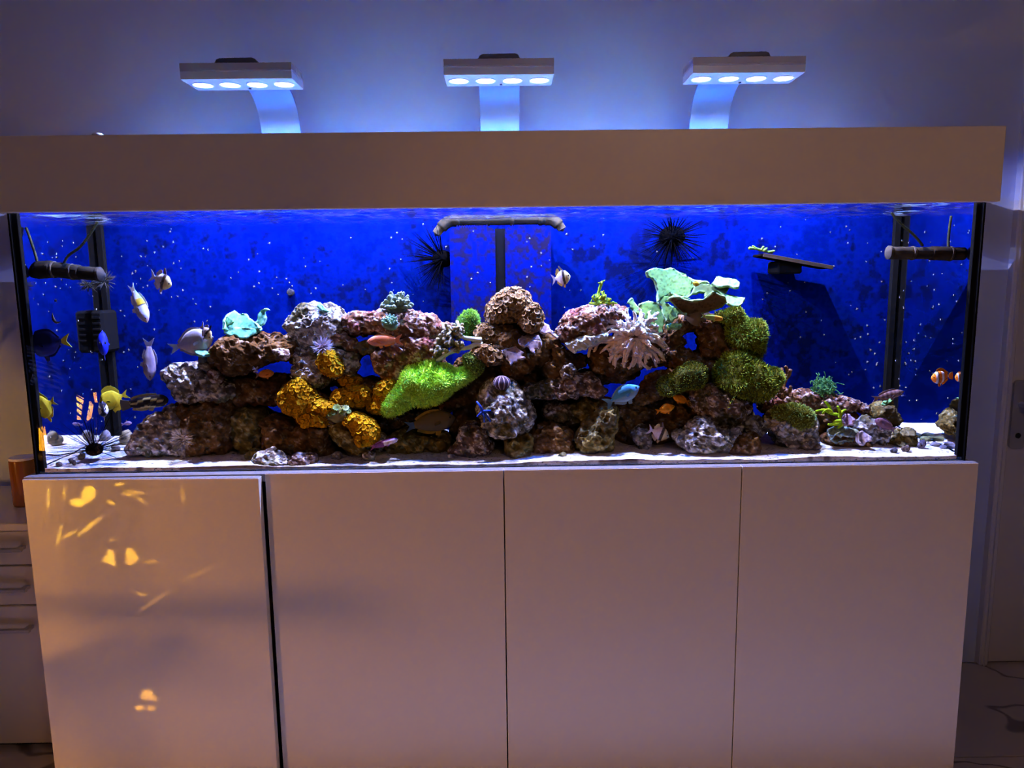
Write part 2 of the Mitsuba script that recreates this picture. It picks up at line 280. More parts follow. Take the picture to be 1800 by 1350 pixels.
# ------------------------------------------------------------------ lamps over the tank
def aquarium_lamp(front_l, front_r, label):
    """Lamp whose front bottom edge runs between two pixels of the photograph."""
    t = thing('aquarium_lamp', label, 'lamp', 'aquarium lamps on curved arms')
    yl, dep = 0.09, 0.088
    A, B = at(*front_l, yl), at(*front_r, yl); zb = (A[2] + B[2]) / 2; x0, x1 = A[0], B[0]; xc = (x0 + x1) / 2; hh = 0.0165
    put('housing', box(x0, x1, yl, yl + dep, zb, zb + hh, 0.001), 'mat_lamp_shell', t)
    body = [box(x0, x1, yl, yl + dep, zb + hh, zb + hh + 0.005, 0.0005)]
    for k in range(14):
        f0 = yl + k * dep / 14; body.append(box(x0, x1, f0 + 0.0005, f0 + dep / 14 - 0.002, zb + hh + 0.004, zb + 2 * hh))
    put('heat_sink', cat(body), 'mat_lamp_sink', t)
    for k in range(4):
        cx = x0 + (k + 0.5) * (x1 - x0) / 4; cy = yl + dep * 0.5; r = 0.0205
        put('lens_ring', lathe([(r, 0.0003), (r + 0.002, 0.0003), (r + 0.002, -0.0012), (r, -0.0012)][::-1] + [(r, -0.0012)], 40, (cx, cy, zb)), 'mat_lamp_white', t)
        dome = lathe([(0, -0.0016), (r * 0.45, -0.0013), (r * 0.8, -0.0006), (r, 0.0001)][::-1], 40, (cx, cy, zb))
        if dome.face_normals[:, 2].mean() > 0: dome.invert()
        put('lens', dome, 'mat_lamp_white', t, smooth=True, emitter={'type': 'area', 'radiance': rgb(*LENS_COLOR), 'sampling_weight': 0.15})
        if k % 2 == 0:
            bx_ = cx + (x1 - x0) / 8
            scene[f'{t}_beam_{k}'] = {'type': 'spot', 'intensity': rgb(*SPOT_COLOR), 'cutoff_angle': 56.0, 'beam_width': 22.0, 'to_world': T().look_at(origin=[bx_, cy, zb - 0.008], target=[bx_ + (k - 1) * 0.55, cy + 0.02, zb - 1.0], up=[0, 1, 0])}
            scene[f'{t}_wide_beam_{k}'] = {'type': 'spot', 'intensity': rgb(*WIDE_COLOR), 'cutoff_angle': 84.0, 'beam_width': 46.0, 'to_world': T().look_at(origin=[bx_, cy, zb - 0.008], target=[bx_, cy + 0.04, zb - 1.0], up=[0, 1, 0])}
    put('sensor', lathe([(0, -0.002), (0.003, -0.002), (0.003, 0.0005), (0, 0.0005)], 14, (xc + 0.004, yl + dep * 0.82, zb)), 'mat_black', t)
    ya, th, w = 0.40, 0.007, 0.049
    path = smooth_path([(ya, HT - 0.12), (ya, HT - 0.02), (ya, HT + 0.045), (ya - 0.008, HT + 0.085), (ya - 0.035, zb + 0.004), (ya - 0.085, zb + 0.036), (ya - 0.15, zb + 0.044), (yl + dep * 0.45, zb + 2 * hh + 0.002)], 44)
    tt = np.gradient(path, axis=0); tt /= np.linalg.norm(tt, axis=1, keepdims=True); nn = np.stack([-tt[:, 1], tt[:, 0]], 1)
    a, b = path + nn * th / 2, path - nn * th / 2; n = len(path)
    V = np.array([[(x, p[0], p[1]) for p in s] for s, x in ((a, xc - w), (a, xc + w), (b, xc + w), (b, xc - w))]).transpose(1, 0, 2).reshape(-1, 3)
    i, j = np.meshgrid(np.arange(n - 1), np.arange(4), indexing='ij'); q = np.stack([i * 4 + j, i * 4 + (j + 1) % 4, (i + 1) * 4 + (j + 1) % 4, (i + 1) * 4 + j], -1).reshape(-1, 4)
    q = np.vstack([q, [[0, 3, 2, 1]], [[4 * n - 4, 4 * n - 3, 4 * n - 2, 4 * n - 1]]])
    m = trimesh.Trimesh(*[V, np.vstack([q[:, [0, 1, 2]], q[:, [0, 2, 3]]])], process=False); m.fix_normals()
    put('arm', m, 'mat_lamp_arm', t, smooth=40)
    for s in (-1, 1): put('screw', tube([(xc + s * 0.019, ya - 0.0035, HT + 0.004), (xc + s * 0.019, ya - 0.010, HT + 0.004)], 0.0028, 10), 'mat_black', t)
    pg = Polygon([(-0.044, 0), (-0.040, 0.007), (-0.034, 0.0095), (0.034, 0.0105), (0.041, 0.008), (0.045, 0)])
    br = trimesh.creation.extrude_polygon(pg, 0.05, engine='earcut'); v = br.vertices
    put('bracket', trimesh.Trimesh(np.stack([xc + v[:, 0], yl + 0.002 + v[:, 2], zb + 2 * hh + v[:, 1]], 1), br.faces[:, ::-1], process=False), 'mat_black', t)
aquarium_lamp((317, 141), (513, 137), 'white four lens aquarium lamp on a grey arm over the left end of the tank')
aquarium_lamp((780, 133), (974, 130), 'white four lens aquarium lamp on a grey arm over the overflow box')
aquarium_lamp((1218, 131), (1416, 125), 'white four lens aquarium lamp on a grey arm over the large green cup coral')
# ------------------------------------------------------------------ room lamps, outside the frame; ceiling lamp and both lanterns are added
gl = thing('low_table_lamp', 'low warm table lamp with a wide metal shade added to hold back its upward light, in the room left of the aquarium', 'lamp')
GP = np.array([-2.32, -1.62, 0.50])
gm = trimesh.creation.icosphere(3, 0.055); gm.apply_translation(GP)
put('bulb', gm, 'mat_lamp_white', gl, smooth=True, emitter={'type': 'area', 'radiance': rgb(*(ROOM_COLOR / (math.pi * 0.055 ** 2))), 'sampling_weight': 3.0})
put('shade', lathe([(0.0, 0.16), (0.05, 0.16), (0.21, 0.078), (0.21, 0.075), (0.05, 0.155), (0.0, 0.156)][::-1], 48, GP), 'mat_steel', gl, smooth=30)  # unseen shade, its rim set to hold lamp light off the hood
put('pole', tube([GP - [0, 0, 0.05], [GP[0], GP[1], 0.02]], 0.011, 12), 'mat_black', gl)
put('base', lathe([(0, 0), (0.12, 0), (0.12, 0.012), (0.03, 0.022), (0, 0.022)], 40, (GP[0], GP[1], 0)), 'mat_black', gl)
cl_ = thing('ceiling_lamp', 'added dim warm fill lamp hanging from the ceiling behind the camera', 'lamp'); CP = np.array([0.9, -2.4, 2.25])  # fill light added to lift the hood and the right side
gm = trimesh.creation.icosphere(3, 0.10); gm.apply_translation(CP)
put('globe', gm, 'mat_lamp_white', cl_, smooth=True, emitter={'type': 'area', 'radiance': rgb(*(np.array([1.0, 0.60, 0.38]) * 1.5 / (math.pi * 0.10 ** 2))), 'sampling_weight': 1.5})
put('cord', tube([CP + [0, 0, 0.095], [CP[0], CP[1], RZ - 0.01]], 0.004, 8), 'mat_black', cl_)
put('rose', lathe([(0, -0.02), (0.05, -0.02), (0.05, 0), (0, 0)], 24, (CP[0], CP[1], RZ)), 'mat_lamp_white', cl_)
# potted palm between the lamp and the cabinet: its fronds dapple the drawers and the leftmost door
scene['mat_leaf'] = {'type': 'twosided', 'bsdf': {'type': 'diffuse', 'reflectance': rgb(0.035, 0.08, 0.02)}}
palm = thing('potted_palm', 'potted palm with long feathered fronds in the room left of the aquarium cabinet', 'palm'); PP = np.array([-1.74, -0.52, 0.0])
put('pot', lathe([(0, 0), (0.15, 0), (0.185, 0.53), (0.19, 0.55), (0.175, 0.55), (0.17, 0.52), (0, 0.52)], 40, PP), 'mat_dark_gap', palm)  # unseen pot made tall to keep lamp light off the drawers
rp = random.Random(4)
for k in range(16):
    a = k * 2.4 + 0.3; ln_, hi = 0.50 + 0.22 * rp.random(), 0.55 + 0.45 * rp.random()
    if k >= 13: a, ln_, hi = -0.45 + 0.42 * (k - 13), 0.46 + 0.1 * rp.random(), -0.02 - 0.14 * (k - 13)
    if k < 13 and math.sin(a) < -0.25: a = -a
    pts = [PP + [0, 0, 0.5], PP + [0.10 * math.cos(a), 0.10 * math.sin(a), 0.5 + hi * 0.55], PP + [0.55 * ln_ * math.cos(a), 0.55 * ln_ * math.sin(a), 0.5 + hi * 0.75], PP + [ln_ * math.cos(a), ln_ * math.sin(a), 0.5 + hi * 0.45]]
    sp = smooth_path(pts, 40); ms = [tube(sp, np.linspace(0.006, 0.0015, 40), 6)]; sd_ = np.array([-math.sin(a), math.cos(a), 0])
    for i in range(13, 39):
        tg = sp[min(i + 1, 39)] - sp[i - 1]; tg /= np.linalg.norm(tg); ll = 0.24 * math.sin(math.pi * (i - 8) / 34)
        for s_ in (-1, 1):
            d = sd_ * s_ * 0.75 + tg * 0.65 + np.array([0, 0, -0.18]); w = tg * (0.011 if k < 13 else 0.007); tip = sp[i] + d * ll; md_ = sp[i] + d * ll * 0.4 + [0, 0, 0.012]
            ms.append(trimesh.Trimesh(np.array([sp[i] - w * .3, sp[i] + w * .3, md_ - w, md_ + w, tip]), [[0, 1, 3], [0, 3, 2], [2, 3, 4]], process=False))
    put('frond', cat(ms), 'mat_leaf', palm)
# added unseen lantern: glowing panes shaped to mirror as orange slivers in the front glass
al_ = thing('amber_lantern', 'added amber glass lantern, its glowing panes shaped for slivers mirrored in the front glass', 'lantern')
for q in ([(66, 690), (73, 735), (82, 770), (83, 792), (70, 792)], [(135, 694), (147, 700), (141, 738), (136, 738)], [(158, 705), (164, 712), (160, 735), (152, 742)], [(164, 690), (169, 690), (171, 708), (167, 706)]):
    P_ = np.array([at(x, y, 2.0) for x, y in q]) * [1, -1, 1]; c_ = P_.mean(0)
    put('pane', tm(m3.Manifold.hull_points(np.vstack([P_ + [0, 0.004, 0], P_ - [0, 0.004, 0]]))), 'mat_amber', al_, emitter={'type': 'area', 'radiance': rgb(18.0, 6.5, 0.2), 'sampling_weight': 0.05})
P0, P1 = at(60, 795, 2.0) * [1, -1, 1], at(175, 795, 2.0) * [1, -1, 1]
put('base', box(min(P0[0], P1[0]), max(P0[0], P1[0]), -2.05, -1.95, P0[2] - 0.03, P0[2] - 0.012), 'mat_black', al_)
put('stand', box((P0[0] + P1[0]) / 2 - 0.02, (P0[0] + P1[0]) / 2 + 0.02, -2.02, -1.98, 0, P0[2] - 0.03), 'mat_black', al_)
put('frame', cat([box(x - 0.003, x + 0.003, -2.006, -1.994, P0[2] - 0.015, P0[2] + 0.2) for x in (P0[0], (P0[0] + P1[0]) / 2, P1[0])]), 'mat_black', al_)
# added unseen lantern as light mask: holes cut to throw the patches on the leftmost door
LP, LR = np.array([-1.70, -0.95, 0.80]), 0.16
ln = thing('pierced_lantern', 'added pierced metal lantern on a thin stand, its holes cut to throw light patches on the leftmost door', 'lantern')
shell = m3.Manifold.sphere(LR, 96) - m3.Manifold.sphere(LR - 0.002, 96)
def ell(cx, cy, rx, ry, ang=0, n=14):
    a = math.radians(ang); t = np.linspace(0, 2 * math.pi, n, endpoint=False)
    return [(cx + rx * math.cos(q) * math.cos(a) - ry * math.sin(q) * math.sin(a), cy + rx * math.cos(q) * math.sin(a) + ry * math.sin(q) * math.cos(a)) for q in t]
holes = [ell(172, 866, 13, 16, 30), ell(152, 881, 15, 8, 0), [(196, 985), (222, 995), (219, 966), (209, 962)], [(240, 963), (252, 960), (266, 980), (250, 992), (240, 988)],
         ell(278, 1221, 12, 10, -20), ell(292, 1228, 6, 5, -30), ell(264, 1244, 9, 5, -5), ell(285, 1244, 8, 5, -10)]
slits = [((150, 940), (198, 905), 4.0), ((112, 960), (122, 920), 2.6), ((122, 945), (150, 930), 2.6), ((232, 864), (258, 868), 2.4), ((258, 868), (282, 885), 2.0), ((238, 859), (282, 866), 2.0),
         ((215, 851), (240, 846), 2.6), ((206, 878), (222, 884), 3.2), ((210, 948), (222, 944), 2.0), ((276, 986), (300, 984), 2.2),
         ((262, 1074), (325, 1035), 1.7), ((345, 1020), (420, 985), 1.2), ((256, 1040), (282, 1046), 2.0), ((98, 855), (96, 900), 2.0), ((128, 850), (126, 880), 2.0), ((345, 850), (350, 885), 2.0)]
for a, b, w in slits:
    a, b = np.array(a, float), np.array(b, float); d = b - a; d /= np.linalg.norm(d); nn = np.array([-d[1], d[0]])
    holes.append([tuple(x) for x in (a - nn * w * 0.4, a + nn * w * 0.4, (a + b) / 2 + nn * w, b + nn * w * 0.3, b - nn * w * 0.3, (a + b) / 2 - nn * w)])
for h in holes:
    far = np.array([at(x, y, -0.019) for x, y in h]) - LP
    far = far / np.linalg.norm(far, axis=1, keepdims=True)
    shell = shell - m3.Manifold.hull_points(np.vstack([far * 0.08, far * 0.25]))
sh = tm(shell); sh.apply_translation(LP)
put('shade', sh, 'mat_lamp_sink', ln)
lb = trimesh.creation.icosphere(2, 0.0005); lb.apply_translation(LP)
put('bulb', lb, 'mat_lamp_white', ln, smooth=True, emitter={'type': 'area', 'radiance': rgb(*LANTERN_COLOR), 'sampling_weight': 3.0})
put('stand', tube([LP - [0, 0, LR - 0.001], [LP[0], LP[1], 0.012]], 0.008, 10), 'mat_black', ln)
put('base', lathe([(0, 0), (0.10, 0), (0.10, 0.010), (0.02, 0.016), (0, 0.016)], 32, (LP[0], LP[1], 0)), 'mat_black', ln)
# ------------------------------------------------------------------ reef: tools
def regions(x0, y0, s): return lambda pts: [(x0 + x / s, y0 + y / s) for x, y in pts]
RA, RB, RC = regions(260, 480, 3.972), regions(480, 480, 3.75), regions(720, 480, 3.75)
RD, RE, RF, RG = regions(960, 450, 3.553), regions(1180, 450, 3.553), regions(0, 340, 2.597), regions(1400, 340, 2.595)
def surface_nets(F, org, h):
    """Closed surface of F > 0 on a grid, as vertices and quads (naive surface nets)."""
    F = np.pad(F, 1, constant_values=-1.0); org = np.asarray(org) - h
    S = F > 0; nx, ny, nz = F.shape
    c = np.stack([S[a:nx - 1 + a, b:ny - 1 + b, d:nz - 1 + d] for a in (0, 1) for b in (0, 1) for d in (0, 1)])
    act = (c.any(0) & ~c.all(0)); idx = -np.ones(act.shape, int); cells = np.argwhere(act); idx[act] = np.arange(len(cells))
    acc = np.zeros((len(cells), 3)); cnt = np.zeros(len(cells)); i, j, k = cells.T
    cor = [(a, b, d) for a in (0, 1) for b in (0, 1) for d in (0, 1)]
    for p in range(8):
        for q in range(p + 1, 8):
            dv = np.array(cor[q]) - cor[p]
            if np.abs(dv).sum() != 1: continue
            f0 = F[i + cor[p][0], j + cor[p][1], k + cor[p][2]]; f1 = F[i + cor[q][0], j + cor[q][1], k + cor[q][2]]
            m = (f0 > 0) != (f1 > 0); t = f0[m] / (f0[m] - f1[m])
            acc[m] += np.array(cor[p]) + t[:, None] * dv; cnt[m] += 1
    V = org + h * (cells + acc / cnt[:, None])
    quads = []
    for ax in range(3):
        u, w = (ax + 1) % 3, (ax + 2) % 3
        A = [slice(None)] * 3; B = [slice(None)] * 3; A[ax] = slice(0, -1); B[ax] = slice(1, None)
        e = np.argwhere(S[tuple(A)] != S[tuple(B)]); e = e[(e[:, u] > 0) & (e[:, w] > 0)]
        ins = S[tuple(e.T)]
        def cell(du, dw):
            x = e.copy(); x[:, u] += du; x[:, w] += dw; return idx[tuple(x.T)]
        qd = np.stack([cell(-1, -1), cell(0, -1), cell(0, 0), cell(-1, 0)], 1)
        qd[~ins] = qd[~ins][:, ::-1]; quads.append(qd)
    Q = np.vstack(quads)
    return V, Q[(Q >= 0).all(1)]
def lattice(shape, h, wave, rng):
    """Smooth noise around 0 on a grid, of the given wavelength (random B-spline lattice)."""
    ws, n = [], []
    for s in shape:
        x = np.arange(s) * h / wave + rng.uniform(0, 1); i = np.floor(x).astype(int); t = x - i; k = int(i.max()) + 4
        W = np.zeros((s, k)); r = np.arange(s)
        for o, c in enumerate(((1 - t) ** 3 / 6, (3 * t ** 3 - 6 * t ** 2 + 4) / 6, (-3 * t ** 3 + 3 * t ** 2 + 3 * t + 1) / 6, t ** 3 / 6)): W[r, i + o] += c
        ws.append(W); n.append(k)
    c = rng.uniform(-2.2, 2.2, n)
    return np.tensordot(np.tensordot(np.tensordot(ws[0], c, (1, 0)), ws[1], (1, 1)), ws[2], (1, 1))
from PIL import Image, ImageDraw
def blob(poly, y0, thick, seed, h=0.0030, rough=1.0, holes=(), pebble=0.0, lean=0.0, pits=0.0):
    """A lumpy solid with this outline in the photograph, centred at depth y0, thick metres half through."""
    rng = np.random.default_rng(seed)
    P = np.array([at(x, y, y0) for x, y in poly])[:, [0, 2]]; H = [np.array([at(x, y, y0) for x, y in q])[:, [0, 2]] for q in holes]
    pad = 0.018; lo, hi = P.min(0) - pad, P.max(0) + pad
    nx, nz = (np.ceil((hi - lo) / h).astype(int) + 1); T2 = thick * 1.35 + 0.01; ny = int(np.ceil(2 * T2 / h)) + 1
    im = Image.new('L', (nx * 4, nz * 4)); d = ImageDraw.Draw(im)
    d.polygon([tuple((p - lo) / h * 4) for p in P], fill=255)
    for q in H: d.polygon([tuple((p - lo) / h * 4) for p in q], fill=0)
    M = np.array(im.resize((nx, nz), Image.BOX)).T > 127
    sd = (ndimage.distance_transform_edt(M) - ndimage.distance_transform_edt(~M)) * h
    sd = ndimage.gaussian_filter(sd, 0.7)
    shape = (nx, ny, nz); R = min(max(sd.max(), 0.004), thick * 1.3)
    big, mid, small = lattice(shape, h, 0.060, rng), lattice(shape, h, 0.024, rng), lattice(shape, h, 0.0105, rng)
    mid = mid - 0.9 * np.maximum(0, 0.35 - np.abs(lattice(shape, h, 0.034, rng)))     # crevices
    e = sd[:, None, :] + np.minimum(0.0030 * min(rough, 1) + rough * (0.0030 * big + 0.0048 * mid + 0.0034 * small), 0.0065)
    u = np.clip(e / R, 0, 1)
    t = thick * np.sqrt(np.maximum(1 - (1 - u) ** 2.6, 0)) * (1 + rough * 0.20 * big) + rough * (0.0075 * mid + 0.0055 * small)
    ys = y0 - T2 + h * np.arange(ny); zz = lo[1] + h * np.arange(nz); zc = P[:, 1].mean()
    F = np.where(e > 0, np.minimum(t, 1.0) - np.abs(ys[None, :, None] - y0 - lean * (zz[None, None, :] - zc)), e * 1.5)
    F = np.minimum(F, (ys - 0.007)[None, :, None]); F = np.minimum(F, (TD - 0.003 - ys)[None, :, None]); F = np.minimum(F, (zz - CT - 0.0035)[None, None, :])
    S = ndimage.binary_opening(F > 0, iterations=2); S = ndimage.binary_dilation(S) & (F > 0); lab, nl = ndimage.label(S)      # no threads, no loose crumbs
    if nl > 1: S = lab == 1 + np.argmax(np.bincount(lab.ravel())[1:])
    if S.any(): F = np.where(S, F, np.minimum(F, -0.4 * h))
    F = ndimage.gaussian_filter(np.clip(F, -4 * h, 4 * h), 0.55)
    V, Q = surface_nets(F, (lo[0], ys[0], lo[1]), h)
    m = trimesh.Trimesh(V, np.vstack([Q[:, [0, 1, 2]], Q[:, [0, 2, 3]]]), process=False)
    trimesh.smoothing.filter_taubin(m, lamb=0.5, nu=0.5, iterations=1)
    if pebble > 0:
        rngp = np.random.default_rng(seed + 9); n = max(8, int(m.area / (0.0085 ** 2)))
        pts, _ = trimesh.sample.sample_surface(m, n, seed=seed); dist, _ = cKDTree(pts).query(m.vertices)
        m.vertices = m.vertices + m.vertex_normals * (pebble * (1 - np.clip(dist / 0.0065, 0, 1.2) ** 2))[:, None]
    if pits > 0:
        n = max(6, int(m.area / (0.017 ** 2))); pts, _ = trimesh.sample.sample_surface(m, n, seed=seed + 1); rr = np.random.default_rng(seed + 3).uniform(0.004, 0.010, n)
        dist, k = cKDTree(pts).query(m.vertices); q = np.clip(dist / rr[k], 0, 1)
        f = meshkit.noise(m.vertices * 300, seed) - 0.5 + 1.7 * (meshkit.fbm(m.vertices * 150, 2, seed + 4) - 0.5)
        m.vertices = m.vertices + m.vertex_normals * (-pits * (rr[k] / 0.007) * (1 - q ** 2) + 0.25 * pits * np.exp(-((q - 1) / 0.25) ** 2) + 0.0032 * f)[:, None]
        E = m.edges_unique; v = np.array(m.vertices)
        for _ in range(2):      # needles that the pits may raise go back to their neighbours
            acc, cnt = np.zeros_like(v), np.zeros(len(v))
            for a_, b_ in ((0, 1), (1, 0)): np.add.at(acc, E[:, a_], v[E[:, b_]]); np.add.at(cnt, E[:, a_], 1)
            mean = acc / np.maximum(cnt, 1)[:, None]; far = np.linalg.norm(v - mean, axis=1) > 0.0024; v[far] = mean[far]
        m.vertices = v
        m.vertices[:, 1] = np.clip(m.vertices[:, 1], 0.005, TD - 0.0025); m.vertices[:, 0] = np.clip(m.vertices[:, 0], -GW + 0.004, GW - 0.004)
    return m
def ramp(t, cols):
    """Colours blended along t in [0, 1]."""
    cols = np.asarray(cols, float); x = np.clip(t, 0, 1) * (len(cols) - 1); i = np.minimum(x.astype(int), len(cols) - 2)
    return cols[i] + (cols[i + 1] - cols[i]) * (x - i)[:, None]
def spread(t, lo=0.28, hi=0.72): return np.clip((t - lo) / (hi - lo), 0, 1)
def rock_colors(m, kind, seed):
    p = m.vertices; a = spread(meshkit.fbm(p * 38, 3, seed)); b = spread(meshkit.fbm(p * 90, 3, seed + 3)); c = meshkit.fbm(p * 240, 2, seed + 5); f = spread(meshkit.fbm(p * 24, 2, seed + 8))
    pal = {'brown': [(0.0270, 0.0130, 0.0045), (0.0647, 0.0313, 0.0101), (0.1169, 0.0609, 0.0217), (0.0629, 0.0452, 0.0141)],
           'green': [(0.0306, 0.0226, 0.0064), (0.0719, 0.0505, 0.0133), (0.1259, 0.0914, 0.0255), (0.0584, 0.0505, 0.0109)],
           'white': [(.035, .024, .015), (.075, .056, .040), (.20, .165, .13), (.42, .375, .31)],
           'cream': [(.30, .27, .15), (.42, .38, .24), (.50, .46, .31), (.36, .33, .20)],
           'purple': [(0.0248, 0.0126, 0.0084), (0.0589, 0.0324, 0.0211), (0.1240, 0.0780, 0.0528), (0.0620, 0.0408, 0.0220)],
           'red': [(0.0310, 0.0120, 0.0062), (0.0775, 0.0348, 0.0185), (0.1488, 0.0780, 0.0440), (0.0930, 0.0528, 0.0264)],
           'grey': [(.032, .025, .017), (.080, .066, .048), (.19, .165, .13), (.13, .115, .075)]}[kind]
    col = ramp(0.40 * a + 0.60 * b, pal)
    spots = {'cream': (.55, .52, .40, .70), 'brown': (0.180, 0.139, 0.092, .68), 'green': (0.197, 0.180, 0.079, .64), 'white': (0.451, 0.410, 0.317, .56), 'purple': (0.361, 0.303, 0.251, .60), 'red': (0.377, 0.295, 0.218, .60), 'grey': (0.426, 0.402, 0.330, .57)}[kind]
    w = spread(c * 0.6 + b * 0.4, spots[3] - 0.05, spots[3] + 0.06)[:, None]; col = col * (1 - w) + np.array(spots[:3]) * w
    tint = {'cream': (.30, .28, .14), 'white': (0.0558, 0.0660, 0.0220), 'red': (0.1240, 0.0360, 0.0286), 'purple': (0.0310, 0.0300, 0.0088), 'grey': (0.0465, 0.0420, 0.0132), 'brown': (0.0465, 0.0180, 0.0097), 'green': (0.0558, 0.0420, 0.0220)}[kind]
    w = (0.75 * spread(f, 0.62, 0.9))[:, None]; col = col * (1 - w) + np.array(tint) * w
    return np.clip(col * (0.66 + 1.08 * c)[:, None], 0, 1)
reef = {}
def rock(poly, y0, thick, kind, label, seed, h=0.0028, rough=1.0, holes=(), pebble=0.0, group=None, name='reef_rock', cat_='rock', lean=0.0):
    if y0 > 0.1: y0 = 0.1 + (y0 - 0.1) * 0.62        # the reef leaves a channel open in front of the back pane
    if y0 > 0.1: thick = thick * 0.85
    m = blob(poly, y0, thick, seed, h, rough, holes, pebble, lean, 0.0055 * rough)
    key = put(name, m, 'mat_rock', smooth=True, color=rock_colors(m, kind, seed))
    tag(key, label, cat_, group); reef[key] = m
    return key
def near(mesh, px, py):
    """The point of the mesh that the photograph shows at this pixel (nearest to the eye), and its normal."""
    c = at(px, py, 0.0); d = c - EYE; d /= np.linalg.norm(d); v = mesh.vertices - EYE; s = v @ d; off = np.linalg.norm(v - s[:, None] * d, axis=1)
    k = np.argmin(s + np.where(off > 0.006, off * 30, 0)); return mesh.vertices[k], mesh.vertex_normals[k]
# ------------------------------------------------------------------ reef: rocks, from left to right
rock([(233, 785), (241, 760), (262, 735), (285, 722), (310, 712), (325, 735), (345, 770), (352, 792), (335, 801), (290, 800), (240, 793)], 0.115, 0.050, 'white', 'white speckled dark rock low at the left end of the reef beside the sand', 11)
rock(RA([(200, 900), (260, 880), (350, 895), (480, 880), (560, 850), (600, 880), (605, 1000), (600, 1200), (555, 1262), (430, 1270), (300, 1265), (240, 1180), (215, 1050), (205, 960)]), 0.130, 0.060, 'brown', 'brown hollow rock at the foot of the reef, right of the white speckled rock', 12)
rock(RA([(120, 680), (200, 640), (300, 635), (350, 655), (385, 640), (430, 660), (500, 690), (530, 760), (600, 790), (600, 850), (520, 885), (400, 890), (260, 880), (220, 830), (190, 760), (130, 725)]), 0.120, 0.050, 'white', 'pale crusted rock forming the left shoulder of the reef', 13, pebble=0.002)
rock(RA([(375, 640), (382, 600), (430, 588), (470, 610), (480, 650), (440, 672), (395, 668)]), 0.115, 0.026, 'grey', 'small grey stone under the tiny mint plate coral', 14)
rock(RA([(445, 690), (480, 672), (520, 690), (528, 730), (500, 770), (450, 760), (436, 720)]), 0.095, 0.024, 'red', 'small pink brown stone below the left plate rock', 15)
rock(RA([(440, 545), (480, 530), (505, 480), (560, 440), (740, 420), (830, 420), (905, 410), (950, 450), (1030, 480), (1045, 530), (990, 592), (920, 590), (800, 640), (660, 690), (560, 700), (495, 680), (450, 600)]), 0.135, 0.062, 'brown', 'brown plate rock that carries the round mint cup coral', 16, pebble=0.0015)
rock(RA([(880, 545), (930, 520), (985, 545), (975, 590), (900, 590)]), 0.065, 0.02, 'purple', 'pale lilac crust lump on the right end of the left plate rock', 116)
rock(RA([(520, 745), (650, 695), (730, 720), (880, 715), (960, 712), (1015, 740), (960, 800), (930, 890), (830, 912), (700, 915), (650, 945), (600, 1000), (560, 900)]), 0.195, 0.060, 'brown', 'dark rounded rock behind the small orange fish', 17)
rock(RA([(600, 980), (640, 950), (710, 930), (800, 945), (830, 1000), (840, 1100), (850, 1250), (700, 1250), (620, 1210), (600, 1100)]), 0.165, 0.055, 'green', 'olive brown rock at the foot of the reef behind the large boulder', 18)
rock(RA([(820, 1010), (880, 985), (960, 1005), (1060, 1010), (1180, 1030), (1270, 1060), (1300, 1170), (1280, 1275), (1050, 1290), (900, 1262), (830, 1250), (815, 1120)]), 0.120, 0.066, 'brown', 'large brown boulder under the lower yellow polyps', 19)
rock(RB([(100, 340), (110, 290), (150, 270), (190, 215), (270, 203), (330, 222), (375, 208), (425, 232), (470, 290), (480, 330), (470, 385), (430, 430), (330, 470), (250, 480), (150, 455), (150, 425), (115, 370)]), 0.165, 0.075, 'grey', 'rounded grey brown dome rock at the upper left of the reef', 21)
rock(RB([(320, 420), (400, 380), (470, 395), (540, 440), (570, 470), (560, 510), (480, 500), (420, 480), (350, 470)]), 0.130, 0.030, 'red', 'tan shelf rock right of the pale spined urchin', 22)
rock(RB([(150, 500), (165, 470), (260, 455), (400, 480), (480, 500), (560, 520), (572, 570), (560, 625), (525, 665), (440, 690), (330, 735), (260, 745), (200, 700), (150, 645), (165, 590), (150, 550)]), 0.150, 0.058, 'white', 'pale knobbly rock under the spined urchin, left of the blue gap', 23, pebble=0.003)
rock(RB([(470, 325), (490, 282), (540, 265), (640, 260), (760, 250), (850, 270), (950, 262), (1060, 290), (1090, 320), (1190, 340), (1160, 385), (1040, 420), (900, 412), (800, 382), (700, 380), (600, 388), (540, 384), (480, 368)]), 0.170, 0.055, 'red', 'long red crusted ledge bridging the top of the reef', 24, pebble=0.003)
rock(RB([(660, 535), (680, 490), (740, 478), (830, 435), (900, 420), (1000, 425), (1080, 440), (1090, 520), (1070, 580), (1020, 600), (900, 650), (860, 700), (820, 705), (760, 690), (700, 625), (685, 590)]), 0.150, 0.060, 'red', 'red and pink crusted rock below the long ledge', 25, pebble=0.003)
rock(RB([(500, 470), (560, 462), (640, 458), (690, 470), (660, 500), (600, 520), (560, 500)]), 0.115, 0.012, 'green', 'thin tan shelf under the orange anthias', 26)
rock(RB([(40, 830), (70, 760), (115, 715), (190, 700), (250, 745), (330, 820), (430, 860), (520, 900), (520, 970), (420, 990), (330, 980), (220, 975), (190, 925), (120, 895)]), 0.110, 0.045, 'brown', 'sloping brown rock covered by the upper yellow polyps', 27)
rock(RB([(410, 840), (440, 780), (520, 745), (560, 700), (640, 690), (720, 695), (800, 690), (815, 750), (780, 800), (740, 870), (690, 900), (600, 930), (520, 910)]), 0.170, 0.050, 'brown', 'dark rock bearing yellow polyps in the middle of the left arch', 28)
rock(RB([(400, 980), (470, 930), (550, 930), (640, 970), (680, 1030), (670, 1100), (650, 1180), (540, 1195), (500, 1150), (420, 1090), (390, 1030)]), 0.095, 0.042, 'green', 'olive rock under the lowest yellow polyps', 29)
